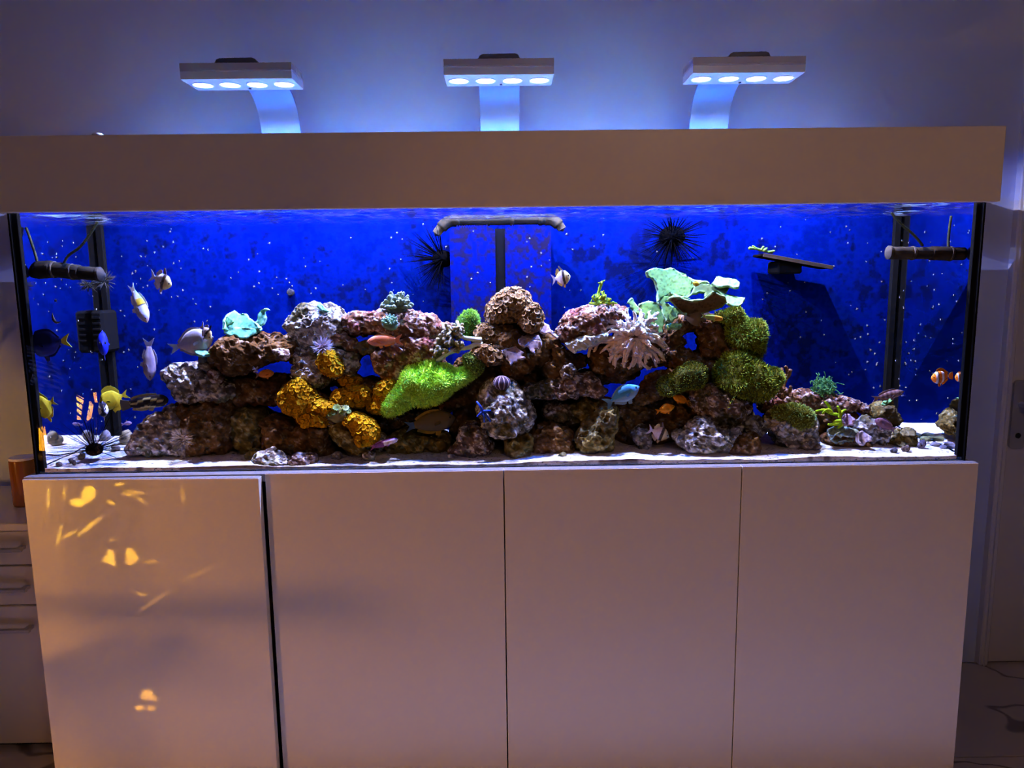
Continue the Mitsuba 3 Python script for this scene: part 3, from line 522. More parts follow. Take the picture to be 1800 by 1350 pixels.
rock(RB([(660, 1050), (720, 1045), (745, 1075), (730, 1150), (690, 1190), (650, 1180)]), 0.130, 0.03, 'grey', 'small grey rock behind the purple tailed dartfish', 30)
rock(RB([(735, 1110), (800, 1062), (900, 1030), (1040, 1040), (1150, 1070), (1185, 1150), (1110, 1195), (900, 1205), (780, 1190)]), 0.160, 0.058, 'green', 'low olive rock beneath the large brown surgeonfish', 31)
rock(RB([(720, 960), (780, 920), (900, 890), (1060, 840), (1180, 790), (1260, 810), (1300, 850), (1200, 890), (1080, 940), (900, 960), (800, 1010), (760, 1040), (730, 1020)]), 0.215, 0.050, 'brown', 'dark overhanging rock that carries the bright green star polyps', 32)
rock(RC([(330, 400), (350, 320), (420, 300), (455, 330), (440, 420), (380, 440)]), 0.195, 0.024, 'brown', 'small rock behind the cream tree coral', 33)
rock(RC([(420, 430), (480, 360), (560, 330), (640, 300), (740, 330), (850, 340), (930, 385), (990, 420), (1010, 500), (960, 560), (900, 600), (820, 640), (780, 690), (640, 700), (590, 640), (520, 570), (440, 540)]), 0.175, 0.066, 'brown', 'tall brown rock mound crowned by brown polyps in the middle of the reef', 34)
rock(RC([(950, 460), (1010, 470), (1080, 520), (1155, 560), (1165, 600), (1090, 625), (1010, 690), (930, 700), (890, 650), (900, 560)]), 0.165, 0.050, 'brown', 'red brown rock sloping right of the middle mound', 35)
rock(RC([(470, 800), (500, 750), (560, 710), (660, 715), (740, 780), (800, 850), (825, 950), (800, 1010), (720, 1072), (620, 1055), (560, 1062), (490, 1000), (460, 900)]), 0.095, 0.066, 'grey', 'round pale grey rock topped by the striped urchin', 36, pebble=0.0015)
rock(RC([(270, 1172), (310, 1110), (340, 1010), (420, 978), (490, 1020), (545, 1130), (525, 1190), (420, 1200), (300, 1196)]), 0.085, 0.042, 'purple', 'small lilac capped rock on the sand left of the striped urchin rock', 37)
rock(RC([(620, 1090), (700, 1060), (800, 1050), (822, 1120), (800, 1205), (720, 1245), (640, 1225), (630, 1150)]), 0.070, 0.038, 'green', 'small olive rock on the sand below the grey round rock', 38)
rock(RC([(790, 1060), (850, 1000), (930, 985), (1010, 1000), (1085, 1060), (1090, 1170), (1000, 1205), (900, 1215), (820, 1190)]), 0.115, 0.052, 'brown', 'brown rock on the sand right of the grey round rock', 39)
rock(RC([(870, 910), (895, 858), (960, 848), (1040, 868), (1080, 930), (1090, 1000), (1010, 1020), (920, 985)]), 0.155, 0.048, 'purple', 'dull mauve round rock under the right shelf', 40)
rock(RC([(748, 785), (790, 722), (880, 700), (960, 690), (1010, 660), (1100, 655), (1200, 655), (1260, 700), (1290, 760), (1250, 810), (1100, 830), (980, 820), (860, 815), (780, 810)]), 0.130, 0.050, 'purple', 'long flat shelf rock right of the striped urchin', 41, pebble=0.001)
rock(RC([(1010, 650), (1030, 618), (1070, 618), (1088, 650), (1060, 690), (1020, 688)]), 0.095, 0.018, 'white', 'white tipped knob standing on the flat shelf rock', 42)
rock(RC([(560, 600), (700, 640), (860, 660), (920, 720), (760, 800), (860, 900), (850, 1050), (560, 1100), (440, 1010), (420, 800), (500, 690)]), 0.255, 0.045, 'brown', 'brown rock close behind the grey round rock', 43)
rock(RD([(72, 475), (100, 410), (160, 360), (260, 328), (340, 320), (440, 308), (510, 330), (470, 390), (380, 440), (355, 495), (250, 505), (160, 522), (100, 512)]), 0.155, 0.060, 'red', 'pink pebbly rock left of the beige leather coral', 44, pebble=0.003)
rock(RD([(85, 540), (200, 512), (330, 478), (400, 490), (360, 530), (250, 562), (180, 590), (140, 575)]), 0.080, 0.016, 'cream', 'flat cream sponge plate left of the beige leather coral', 45, rough=0.7)
rock(RD([(255, 640), (300, 580), (400, 550), (600, 560), (700, 590), (750, 645), (720, 690), (600, 680), (540, 745), (470, 778), (340, 772), (290, 730)]), 0.180, 0.052, 'brown', 'brown rock under the beige leather coral', 46)
rock(RD([(720, 520), (740, 430), (800, 385), (960, 380), (1040, 390), (1170, 400), (1200, 500), (1190, 640), (1050, 680), (900, 690), (770, 700), (735, 640)]), 0.195, 0.056, 'brown', 'dark cliff rock with a blue window under the green cup coral', 47, holes=[RD([(815, 490), (850, 470), (890, 445), (960, 470), (950, 530), (975, 575), (925, 610), (890, 580), (840, 570), (880, 525)])])
rock(RD([(535, 870), (590, 820), (640, 755), (700, 728), (770, 715), (900, 680), (960, 720), (930, 800), (760, 850), (680, 890), (560, 912)]), 0.170, 0.045, 'brown', 'brown rock left of the lower green polyp mound', 48)
rock(RD([(180, 1125), (230, 1060), (300, 1010), (340, 950), (420, 925), (450, 1000), (420, 1110), (425, 1170), (380, 1240), (340, 1275), (260, 1270), (250, 1235), (190, 1200)]), 0.085, 0.045, 'green', 'ridged olive rock leaning on the sand below the blue chromis', 49)
rock(RD([(150, 930), (240, 890), (340, 900), (400, 960), (300, 1010), (230, 1060), (160, 1040)]), 0.165, 0.042, 'green', 'olive rock behind the ridged olive rock', 50)
rock(RD([(420, 930), (560, 905), (700, 885), (860, 850), (960, 900), (980, 1050), (900, 1150), (760, 1215), (600, 1215), (480, 1200), (430, 1100)]), 0.215, 0.055, 'brown', 'dark cave rock behind the bright orange damselfish', 51)
rock(RD([(540, 1080), (620, 1050), (660, 1090), (650, 1170), (590, 1200), (555, 1150)]), 0.120, 0.03, 'grey', 'dull grey stone left of the shaded cardinalfish', 52)
rock(RE([(140, 450), (200, 410), (290, 380), (380, 380), (420, 500), (540, 560), (545, 640), (480, 660), (300, 655), (200, 660), (185, 580), (200, 520)]), 0.190, 0.055, 'brown', 'dark tower rock behind the right green polyp mounds', 53)
rock(RE([(120, 680), (200, 640), (330, 640), (460, 700), (500, 800), (470, 860), (300, 860), (160, 830)]), 0.200, 0.055, 'brown', 'dark rock holding the lower green polyp mounds', 54)
rock(RE([(148, 845), (220, 808), (330, 835), (460, 885), (482, 940), (430, 1030), (360, 1085), (270, 1065), (200, 1000), (150, 920)]), 0.120, 0.052, 'purple', 'brown knobbly rock below the right polyp mounds', 55, pebble=0.002)
rock(RE([(25, 1125), (85, 1085), (150, 1005), (240, 1015), (300, 1080), (355, 1080), (450, 1048), (455, 1090), (365, 1140), (350, 1222), (220, 1245), (110, 1215)]), 0.075, 0.048, 'grey', 'grey white crusted rock on the sand at the right foot of the reef', 56, pebble=0.001)
rock(RE([(350, 1205), (370, 1150), (450, 1108), (530, 1118), (545, 1170), (522, 1218), (380, 1235)]), 0.065, 0.030, 'brown', 'flat brown rock on the sand right of the grey crusted rock', 57)
rock(RE([(445, 1045), (490, 1005), (570, 1005), (572, 1080), (530, 1112), (470, 1105)]), 0.145, 0.030, 'grey', 'small grey rocks heap between the reef and the side rocks', 58)
rock(RE([(555, 905), (640, 878), (720, 845), (830, 828), (910, 868), (1040, 885), (1137, 908), (1205, 930), (1195, 955), (1120, 960), (900, 945), (760, 932), (640, 965), (565, 965)]), 0.205, 0.040, 'red', 'pebbly brown ledge rock at the right end of the reef', 59, pebble=0.0035)
rock(RE([(585, 1035), (640, 970), (740, 945), (840, 960), (890, 1000), (885, 1090), (893, 1180), (800, 1205), (700, 1195), (640, 1120)]), 0.110, 0.050, 'grey', 'grey rock under the small round green polyp patch', 60)
rock(RE([(870, 960), (960, 950), (1137, 980), (1140, 1085), (990, 1110), (940, 1160), (880, 1140)]), 0.210, 0.045, 'brown', 'brown rock under the pebbly ledge', 61)
rock(RG([(128, 1115), (180, 1075), (280, 1075), (332, 1112), (325, 1150), (240, 1165), (150, 1155)]), 0.105, 0.035, 'brown', 'low brown rock under the grey green leaf coral', 62)
rock(RG([(260, 1055), (310, 1020), (360, 1038), (410, 1060), (400, 1100), (380, 1145), (330, 1135), (280, 1095)]), 0.125, 0.035, 'grey', 'grey green rock right of the leaf coral', 63)
rock(RG([(318, 1012), (370, 968), (440, 950), (462, 1030), (440, 1055), (370, 1035)]), 0.190, 0.035, 'green', 'olive brown rock below the striped brown fish', 64)
rock(RG([(420, 1150), (430, 1100), (460, 1072), (535, 1078), (540, 1100), (520, 1152), (440, 1168)]), 0.105, 0.028, 'green', 'leafy olive rock on the sand near the right end', 65)
rock(RG([(655, 1050), (700, 1010), (745, 990), (762, 985), (760, 1095), (730, 1105), (690, 1098)]), 0.050, 0.032, 'green', 'olive rock by the right end pane', 66, name='reef_rock')
# deep rocks that close the reef from behind, with the gaps where blue shows
rock([(325, 770), (330, 700), (390, 640), (410, 605), (500, 590), (530, 570), (590, 560), (640, 572), (770, 578), (785, 620), (790, 700), (772, 770)], 0.262, 0.040, 'brown', 'brown pierced rock farthest back in the left half of the reef', 91, h=0.0042,
     holes=[RA([(700, 665), (800, 640), (920, 600), (990, 590), (1040, 650), (1010, 738), (960, 715), (880, 718), (760, 715)]), RA([(800, 920), (900, 890), (940, 920), (960, 960), (1070, 985), (1050, 1010), (890, 990)]), RA([(620, 930), (720, 905), (740, 940), (640, 970)]),
            RB([(545, 392), (870, 390), (870, 412), (760, 440), (690, 470), (560, 460)]), RB([(565, 530), (665, 525), (690, 610), (755, 690), (700, 695), (545, 685), (540, 665)]), RB([(340, 745), (440, 735), (430, 790), (370, 790)])])
rock([(798, 770), (800, 640), (850, 600), (880, 570), (940, 570), (990, 620), (1012, 700), (1010, 770)], 0.262, 0.040, 'brown', 'brown rock farthest back behind the middle mound', 92, h=0.0042)
rock([(1003, 770), (1003, 650), (1060, 600), (1160, 565), (1200, 550), (1290, 552), (1322, 640), (1318, 680), (1330, 770)], 0.262, 0.040, 'brown', 'brown pierced rock farthest back in the right half of the reef', 93, h=0.0042,
     holes=[RD([(800, 490), (850, 465), (890, 438), (970, 465), (960, 530), (980, 580), (925, 615), (880, 585), (835, 570), (870, 525)]), RD([(170, 720), (190, 590), (275, 580), (280, 705)]), RD([(270, 900), (280, 850), (350, 790), (480, 782), (580, 740), (600, 690), (760, 660), (775, 715), (700, 730), (640, 757), (560, 840), (420, 890)]), RD([(90, 905), (95, 870), (185, 858), (185, 915)]), RD([(670, 895), (680, 878), (755, 855), (750, 880), (700, 905)])])
# rocks and rubble lying on the sand
rock([(447, 806), (455, 795), (470, 792), (480, 784), (492, 796), (505, 800), (520, 812), (515, 826), (480, 829), (455, 822)], 0.040, 0.030, 'white', 'pale lilac rock lying on the sand by the front glass', 71, rough=0.8)
rock([(434, 800), (445, 790), (462, 793), (458, 805), (440, 808)], 0.075, 0.018, 'green', 'small olive pebble left of the pale lilac rock', 72, rough=0.6)
rock([(510, 805), (518, 797), (540, 796), (557, 802), (556, 815), (545, 824), (522, 824), (512, 816)], 0.035, 0.022, 'purple', 'round brown knobbly coral stone on the sand by the pale lilac rock', 73, pebble=0.003, rough=0.5)
rock([(584, 801), (590, 795), (600, 796), (604, 806), (590, 809)], 0.06, 0.010, 'grey', 'grey pebble on the sand under the olive rock', 74, rough=0.4)
rock([(637, 797), (645, 794), (659, 796), (660, 804), (648, 810), (640, 806)], 0.045, 0.010, 'white', 'white shell pebble on the sand below the lowest yellow polyps', 75, rough=0.4)
rock([(787, 803), (792, 797), (803, 798), (804, 806), (794, 809)], 0.045, 0.009, 'white', 'white pebble in front of the small lilac capped rock', 76, rough=0.4)
rock([(983, 800), (988, 794), (996, 798), (998, 806), (985, 806)], 0.045, 0.008, 'white', 'white pebble in front of the brown rock', 77, rough=0.4)
# ------------------------------------------------------------------ tank equipment
def vcol(m, c, seed=0, amt=0.35, freq=120):
    """Vertex colours: one colour with some mottling."""
    n = spread(meshkit.fbm(m.vertices * freq, 3, seed))
    return np.clip(np.asarray(c, float)[None] * (1 - amt + 2 * amt * n)[:, None], 0, 1)
def putv(name, m, c, parent=None, seed=0, amt=0.35, freq=120, bsdf='mat_vc', smooth=True):
    return put(name, m, bsdf, parent, smooth=smooth, color=vcol(m, c, seed, amt, freq))
OX0, OX1, OY = at(792, 500, 0.235)[0], at(969, 500, 0.235)[0], 0.235
ob = thing('overflow_box', 'blue overflow box with toothed top edges in the middle of the back pane', 'overflow box')
zt = at(880, 400, OY)[2]; xm0, xm1 = at(871, 450, OY)[0], at(888, 450, OY)[0]
for x0, x1 in ((OX0, xm0), (xm1, OX1)):
    pg = Polygon([(x0, CT + 0.004), (x1, CT + 0.004), (x1, zt - 0.008), (x1 - 0.008, zt), (x0 + 0.008, zt), (x0, zt - 0.008)])
    m = trimesh.creation.extrude_polygon(pg, 0.006, engine='earcut'); v = m.vertices
    put('front_panel', trimesh.Trimesh(np.stack([v[:, 0], OY + 0.006 - v[:, 2], v[:, 1]], 1), m.faces, process=False), 'mat_box', ob)
    c0, c1 = x0 + 0.016, x1 - 0.016 if x0 == OX0 else x1 - 0.03
    n = 13; w = (c1 - c0) / n
    for k in range(n): put('comb_tooth', box(c0 + k * w + w * 0.2, c0 + k * w + w * 0.8, OY + 0.001, OY + 0.005, zt - 0.001, zt + 0.0065), 'mat_box', ob)
put('centre_panel', box(xm0 - 0.001, xm1 + 0.001, OY + 0.008, OY + 0.014, CT + 0.004, zt - 0.002), 'mat_seal', ob)
for x in (OX0, OX1 - 0.006): put('end_panel', box(x, x + 0.006, OY + 0.006, TD - 0.0005, CT + 0.004, zt - 0.006), 'mat_box', ob)
PIPE = (0.036, 0.031, 0.019)
pp = thing('return_pipe', 'grey brown return pipe with two downturned outlets along the top of the overflow box', 'pipe')
yp = 0.252; s_ = mm(yp)
def px3(x, y, d=yp): return at(x, y, d)
r_ = 9.0 * s_
putv('tube', tube([px3(800, 388), px3(845, 387), px3(900, 386), px3(962, 386)], r_, 18), PIPE, pp, 1, 0.5, 60)
for xa in (805, 857, 900, 950): putv('joint_ring', tube([px3(xa - 3, 388 - (xa - 800) / 80), px3(xa + 3, 388 - (xa - 800) / 80)], r_ * 1.09, 18), PIPE, pp, 3, 0.5, 90)
for pts, tip in (([(806, 388), (795, 388), (785, 392), (776, 400)], [(779, 396), (772, 404), (767, 411)]), ([(958, 386), (968, 386), (975, 389), (982, 395)], [(979, 392), (984, 397), (988, 403)])):
    putv('elbow', tube(smooth_path([px3(*q) for q in pts], 12), r_ * 1.12, 18), PIPE, pp, 5, 0.5, 70)
    q = [px3(*t) for t in tip]; p = smooth_path(q, 8)
    o = tube(p, r_ * 0.85, 18, cap=False); putv('outlet', o, (0.06, 0.052, 0.034), pp, 6, 0.4, 90)
    put('outlet_bore', tube([p[-1] - (p[-1] - p[-2]) * 0.4, p[-1] - (p[-1] - p[-2]) * 0.2], r_ * 0.80, 18), 'mat_black', pp)
# flow pumps on the end panes, with their cords
def pump(label, segs, cords, y):
    t = thing('flow_pump', label, 'pump'); s = mm(y)
    for name, a, b, r, c in segs:
        m = tube(smooth_path([at(*a, y), at(*b, y)], 6), r * s, 20); putv(name, m, c, t, 7, 0.5, 90)
    for path, d in cords:
        putv('cord', tube(smooth_path([at(x, yy, y + d * i) for i, (x, yy) in enumerate(path)], 16), 2.2 * s, 8), (0.035, 0.038, 0.02), t, 9, 0.4)
    return t
DK = (0.010, 0.009, 0.007)
p1 = pump('grey cylinder flow pump on the left end pane', [('body', (60, 474), (66, 476), 14, DK), ('motor', (66, 475), (92, 473), 15, (.016, .014, .011)), ('barrel', (90, 473), (140, 479), 13, (.022, .02, .015)), ('nozzle', (138, 479), (174, 482), 11.5, (.02, .018, .013)), ('collar', (94, 474), (97, 474), 14.5, (.055, .05, .042)), ('collar', (126, 478), (129, 478), 14, (.055, .05, .042)), ('front_ring', (172, 482), (177, 482), 12.5, (.035, .032, .026))],
     [([(46, 400), (55, 425), (63, 450), (66, 462)], 0.0), ([(172, 390), (158, 412), (140, 435), (118, 452), (112, 466)], 0.0)], 0.045)
p2 = pump('grey brown flow pump on the right end pane', [('barrel', (1564, 445), (1606, 445), 11, (.040, .032, .020)), ('nozzle', (1604, 445), (1640, 445), 10.5, (.034, .027, .017)), ('motor', (1636, 445), (1672, 446), 12, (.022, .016, .010)), ('body', (1670, 446), (1694, 446), 11, (.02, .014, .009)), ('collar', (1602, 445), (1606, 445), 12, (.06, .048, .032)), ('front_ring', (1561, 444), (1565, 444), 12, (.05, .04, .026)), ('collar', (1668, 446), (1671, 446), 13, (.045, .035, .024))],
     [([(1567, 374), (1585, 395), (1605, 412), (1622, 432)], 0.0), ([(1672, 380), (1669, 400), (1667, 420), (1667, 436)], 0.0)], 0.045)
bp = thing('black_pump_block', 'black rectangular pump housing on the back left corner seal', 'pump')
ybp = 0.275; A, B = at(147, 546, ybp), at(188, 618, ybp); A[0], B[0] = -0.998, -0.966
put('body', box(A[0], B[0], ybp - 0.03, TD - 0.001, B[2], A[2], 0.006), 'mat_seal', bp)
for k in range(5): put('grille_bar', box(A[0] + 0.006, B[0] - 0.006, ybp - 0.0325, ybp - 0.029, A[2] - 0.02 - k * 0.014, A[2] - 0.014 - k * 0.014, 0.001), 'mat_seal', bp)
mk = at(510, 514, TD - 0.012)
mg = thing('magnet_knob', 'small round dark magnet knob alone on the blue back pane above the dome rock', 'magnet')
kn = lathe([(0, 0), (0.0062, 0), (0.0085, 0.002), (0.0088, 0.012), (0.0070, 0.016), (0, 0.017)], 24); kn.apply_transform(trimesh.transformations.rotation_matrix(math.pi / 2, [1, 0, 0])); kn.apply_translation([mk[0], TD - 0.0003, mk[2]])
putv('knob', kn, (.035, .033, .03), mg, 4, 0.5, 200, smooth=False)
rk = thing('frag_rack', 'tilted brown acrylic shelf on a black magnet, high on the right of the back pane', 'shelf')
yk = 0.262; a_, b_ = at(1332, 449, yk), at(1452, 471, yk)
ax = (b_ - a_); L_ = np.linalg.norm(ax); R_ = np.stack([ax / L_, np.array([0, 1, 0]), np.cross(ax / L_, [0, 1, 0])], 1)
brd = box(-L_ / 2, L_ / 2, -0.035, 0.035, -0.0028, 0.0028, 0.001); brd.apply_transform(mat(R_, (a_ + b_) / 2)); putv('shelf_board', brd, (.006, .004, .002), rk, 2, 0.5, 90, smooth=False)
lip = box(-L_ / 2, L_ / 2, -0.038, -0.035, -0.0045, 0.0045, 0.0005); lip.apply_transform(mat(R_, (a_ + b_) / 2)); putv('front_lip', lip, (.03, .021, .012), rk, 3, 0.6, 200, smooth=False)
A, B = at(1363, 459, yk), at(1404, 481, yk); put('magnet', box(A[0], B[0], yk - 0.02, TD - 0.001, B[2], A[2], 0.004), 'mat_seal', rk)
# ------------------------------------------------------------------ coral builders
rng = np.random.default_rng(77)
def surface_points(m, n, seed, keep=None):
    rs = np.random.default_rng(seed); w = m.area_faces / m.area; fi = rs.choice(len(w), n, p=w); b = rs.dirichlet([1, 1, 1], n)
    p = (m.triangles[fi] * b[:, :, None]).sum(1); nn = m.face_normals[fi]
    if keep is not None: k = keep(p, nn); p, nn = p[k], nn[k]
    return p, nn
def spikes(p, d, length, radius, sides=3, bend=None):
    """Many thin tapering spikes as one mesh: base triangle, middle triangle, tip."""
    n = len(p); d = d / np.linalg.norm(d, axis=1, keepdims=True); ref = np.where(np.abs(d[:, 2:]) < 0.9, [[0, 0, 1.0]], [[1.0, 0, 0]])
    a = np.cross(d, ref); a /= np.linalg.norm(a, axis=1, keepdims=True); b = np.cross(d, a); L = np.broadcast_to(length, (n,))[:, None]; r = np.broadcast_to(radius, (n,))[:, None]
    bd = 0 if bend is None else bend
    rings = []
    for k in range(sides):
        t = 2 * math.pi * k / sides; rings.append(p + r * (math.cos(t) * a + math.sin(t) * b))
    for k in range(sides):
        t = 2 * math.pi * k / sides; rings.append(p + d * L * 0.55 + bd * 0.3 + 0.75 * r * (math.cos(t) * a + math.sin(t) * b))
    rings.append(p + d * L + bd)
    V = np.stack(rings, 1).reshape(-1, 3); s = sides; f = []
    for k in range(s):
        k2 = (k + 1) % s; f += [[k, k2, s + k2], [k, s + k2, s + k], [s + k, s + k2, 2 * s]]
    F = (np.array(f)[None] + (np.arange(n) * (2 * s + 1))[:, None, None]).reshape(-1, 3)
    return trimesh.Trimesh(V, F, process=False)
def polyp_mat(poly, y0, thick, seed, label, n, length, radius, base, tip, name='star_polyps', cat_='coral', rough=0.9, bright=None, sides=3):
    """A mound covered by thin tentacles that nobody could count."""
    t = thing(name, label, cat_); m = blob(poly, y0, thick, seed, 0.0034, rough)
    put('mat', m, 'mat_vc', t, smooth=True, color=vcol(m, base, seed, 0.4, 90))
    rs = np.random.default_rng(seed + 1); p, nn = surface_points(m, n, seed, lambda p, q: q[:, 1] < 0.5)
    clump = np.stack([meshkit.noise(p * 70, seed + k) - 0.5 for k in range(3)], 1)
    d = nn + 0.9 * clump + 0.45 * rs.normal(size=p.shape) + [0, 0, 0.25]
    sp = spikes(p, d, length * rs.uniform(0.6, 1.25, len(p)), radius, sides)
    k = 2 * sides + 1; col = np.zeros((len(sp.vertices), 3)); v = rs.uniform(0.75, 1.2, len(p))[:, None] * (0.72 + 0.5 * spread(meshkit.fbm(p * 45, 2, seed + 4)))[:, None]
    for j in range(k):
        w = 0.0 if j < sides else 0.6 if j < 2 * sides else 1.0
        col[j::k] = np.clip((np.asarray(base) * (1 - w) + np.asarray(tip) * w) * v, 0, 1)
    stuff(put('tentacles', sp, 'mat_vc', t, smooth=False, color=col))
    return t, m
def disc_polyp(seed, frill=14, cup=0.0):
    """One small polyp of unit radius: a dished disc with a frilled rim on a short stalk."""
    rs = np.random.default_rng(seed); s = 2 * frill; a = np.arange(s) * 2 * math.pi / s
    rim = np.where(np.arange(s) % 2 == 0, 1.05, 0.80) * rs.uniform(0.92, 1.08, s); ringdef = [(0.25, 0.30 - cup), (0.62, 0.38 - cup * 0.3), (0.85, 0.36)]
    V = [[0, 0, 0.22 - cup]]
    for r, z in ringdef: V += [[r * math.cos(t), r * math.sin(t), z] for t in a]
    V += [[rim[i] * math.cos(a[i]), rim[i] * math.sin(a[i]), 0.30 + 0.14 * (i % 2) + rs.uniform(-.08, .08)] for i in range(s)]
    V += [[0.78 * math.cos(t), 0.78 * math.sin(t), 0.12] for t in a] + [[0.42 * math.cos(t), 0.42 * math.sin(t), -0.5] for t in a]
    F = [[0, 1 + i, 1 + (i + 1) % s] for i in range(s)]
    for k in range(5):
        for i in range(s):
            p, q = 1 + k * s + i, 1 + k * s + (i + 1) % s; F += [[p, p + s, q + s], [p, q + s, q]]
    return trimesh.Trimesh(np.array(V, float), np.array(F), process=False)
def scatter_polyps(parent, m, spacing, size, seed, most, shapes, keep=lambda p, q: q[:, 1] < 0.35, up=0.3):
    """Polyps as parts, spaced over the seen side of a mound."""
    p, nn = surface_points(m, 9000, seed, keep); rs = np.random.default_rng(seed + 2); chosen = []
    tree = cKDTree(p); free = np.ones(len(p), bool)
    for i in range(len(p)):
        if free[i]:
            chosen.append(i); free[tree.query_ball_point(p[i], spacing)] = False
    chosen = sorted(chosen, key=lambda i: p[i][1])[:most]
    for i in chosen:
        d = nn[i] + [0, -0.15, up] + 0.25 * rs.normal(size=3); R = frame(d) @ frame([0, 0, 1])
        a = rs.uniform(0, 6.28); c, s = math.cos(a), math.sin(a); R = frame(d) @ np.array([[c, -s, 0], [s, c, 0], [0, 0, 1]])
        put_copy('polyp', shapes[rs.integers(len(shapes))], mat(R, p[i], size * rs.uniform(0.8, 1.2)), parent)
def polyp_shapes(cols, frill, cup, seed, centre=None):
    out = []
    for k, c in enumerate(cols):
        m = disc_polyp(seed + k, frill, cup); rs = np.random.default_rng(seed + k)
        col = np.tile(np.asarray(c, float), (len(m.vertices), 1)) * rs.uniform(0.8, 1.15, (len(m.vertices), 1)); r = np.hypot(m.vertices[:, 0], m.vertices[:, 1])
        if centre is not None: w = np.clip(1 - r / 0.55, 0, 1)[:, None] * (m.vertices[:, 2:] > 0); col = col * (1 - w) + np.asarray(centre) * w
        out.append(copied('polyp', mikit.ply(m, 'mat_vc', smooth=True, color=np.clip(col, 0, 1))))
    return out
def sheet(poly, y_of, thick, seed, cols, step=3.0, ruffle=0.004):
    """A curved plate with this outline in the photograph: y_of(u, v) gives its depth from -1..1 coordinates across and up."""
    pg = Polygon(poly).buffer(0); x0, z0, x1, z1 = pg.bounds
    rim = np.array([pg.exterior.interpolate(s).coords[0] for s in np.arange(0, pg.exterior.length, step)])
    gx, gz = np.meshgrid(np.arange(x0, x1, step), np.arange(z0, z1, step)); g = np.stack([gx.ravel(), gz.ravel()], 1)
    import shapely
    g = g[shapely.contains_xy(pg.buffer(-step * 0.6), g[:, 0], g[:, 1])]
    from scipy.spatial import Delaunay
    P = np.vstack([rim, g]); D = Delaunay(P); S = D.simplices; S = S[shapely.contains_xy(pg.buffer(0.3), *P[S].mean(1).T)]
    e1, e2 = P[S[:, 1]] - P[S[:, 0]], P[S[:, 2]] - P[S[:, 0]]; wrong = e1[:, 0] * e2[:, 1] - e1[:, 1] * e2[:, 0] < 0; S = np.where(wrong[:, None], S[:, ::-1], S)
    u = (P[:, 0] - (x0 + x1) / 2) / ((x1 - x0) / 2); v = -(P[:, 1] - (z0 + z1) / 2) / ((z1 - z0) / 2)
    y = np.array([y_of(a, b) for a, b in zip(u, v)]); W = np.array([at(a, b, c) for (a, b), c in zip(P, y)])
    edge = np.zeros(len(P)); edge[:len(rim)] = 1; s = np.arange(len(rim))
    W[:len(rim), 1] += ruffle * np.sin(s * 0.55 + seed) + 0.5 * ruffle * np.sin(s * 1.3 + seed)
    fn_ = np.cross(W[S[:, 1]] - W[S[:, 0]], W[S[:, 2]] - W[S[:, 0]])
    if fn_[:, 1].mean() > 0: S, fn_ = S[:, ::-1], -fn_
    nrm = np.zeros_like(W)
    for k in range(3): np.add.at(nrm, S[:, k], fn_)
    nrm /= np.linalg.norm(nrm, axis=1, keepdims=True) + 1e-12; n = len(W); back = W - nrm * thick      # nrm points at the viewer's side
    rough = (meshkit.fbm(W * 260, 2, seed) - 0.5)[:, None] * 0.0014
    b = np.arange(len(rim)); b2 = (b + 1) % len(rim)
    side = np.vstack([np.stack([b, b + n, b2 + n], 1), np.stack([b, b2 + n, b2], 1)])
    m = trimesh.Trimesh(np.vstack([W + nrm * rough, back]), np.vstack([S, S[:, ::-1] + n, side]), process=False); m.fix_normals()
    f = spread(meshkit.fbm(W * 160, 3, seed + 2))[:, None]; speck = spread(meshkit.noise(W * 420, seed + 7), 0.62, 0.75)[:, None] * (1 - edge[:, None])
    c = np.asarray(cols[0]) * (1 - f) + np.asarray(cols[1]) * f; c = c * (1 - 0.55 * speck)
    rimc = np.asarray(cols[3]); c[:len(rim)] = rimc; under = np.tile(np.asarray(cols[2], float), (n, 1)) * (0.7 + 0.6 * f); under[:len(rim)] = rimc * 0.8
    return m, np.clip(np.vstack([c, under]), 0, 1)
# ------------------------------------------------------------------ corals
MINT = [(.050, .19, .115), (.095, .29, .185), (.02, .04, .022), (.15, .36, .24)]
ct = thing('cup_coral', 'round mint green cup coral standing on the left plate rock', 'coral')
m, c = sheet(RA([(530, 385), (545, 370), (600, 375), (680, 385), (740, 385), (770, 370), (800, 375), (770, 415), (720, 440), (650, 452), (580, 435), (540, 415)]), lambda u, v: 0.095 + 0.012 * v, 0.005, 3, MINT); put('lower_rim', m, 'mat_vc', ct, smooth=True, color=c)
m, c = sheet(RA([(540, 385), (538, 330), (560, 285), (600, 258), (625, 270), (640, 285), (690, 282), (705, 310), (735, 330), (755, 350), (775, 380), (740, 410), (660, 425), (580, 410)]), lambda u, v: 0.150 - 0.05 * u * u + 0.03 * v, 0.005, 4, MINT); put('back_wall', m, 'mat_vc', ct, smooth=True, color=c)
m, c = sheet(RA([(735, 370), (760, 330), (765, 280), (790, 258), (835, 248), (842, 258), (815, 268), (822, 300), (810, 340), (785, 380), (755, 410)]), lambda u, v: 0.120 + 0.01 * v - 0.015 * u, 0.006, 5, MINT); put('side_lobe', m, 'mat_vc', ct, smooth=True, color=c)
m, c = sheet(RA([(538, 330), (560, 300), (600, 330), (580, 360), (545, 365)]), lambda u, v: 0.105 + 0.01 * v, 0.004, 6, [(.02, .09, .04), (.04, .14, .06), (.02, .04, .02), (.10, .30, .14)]); put('curled_lobe', m, 'mat_vc', ct, smooth=True, color=c)
putv('stalk', tube([at(437, 596, 0.11), at(440, 608, 0.11), at(442, 630, 0.112)], [0.012, 0.006, 0.006], 10), (.14, .12, .07), ct, 3)
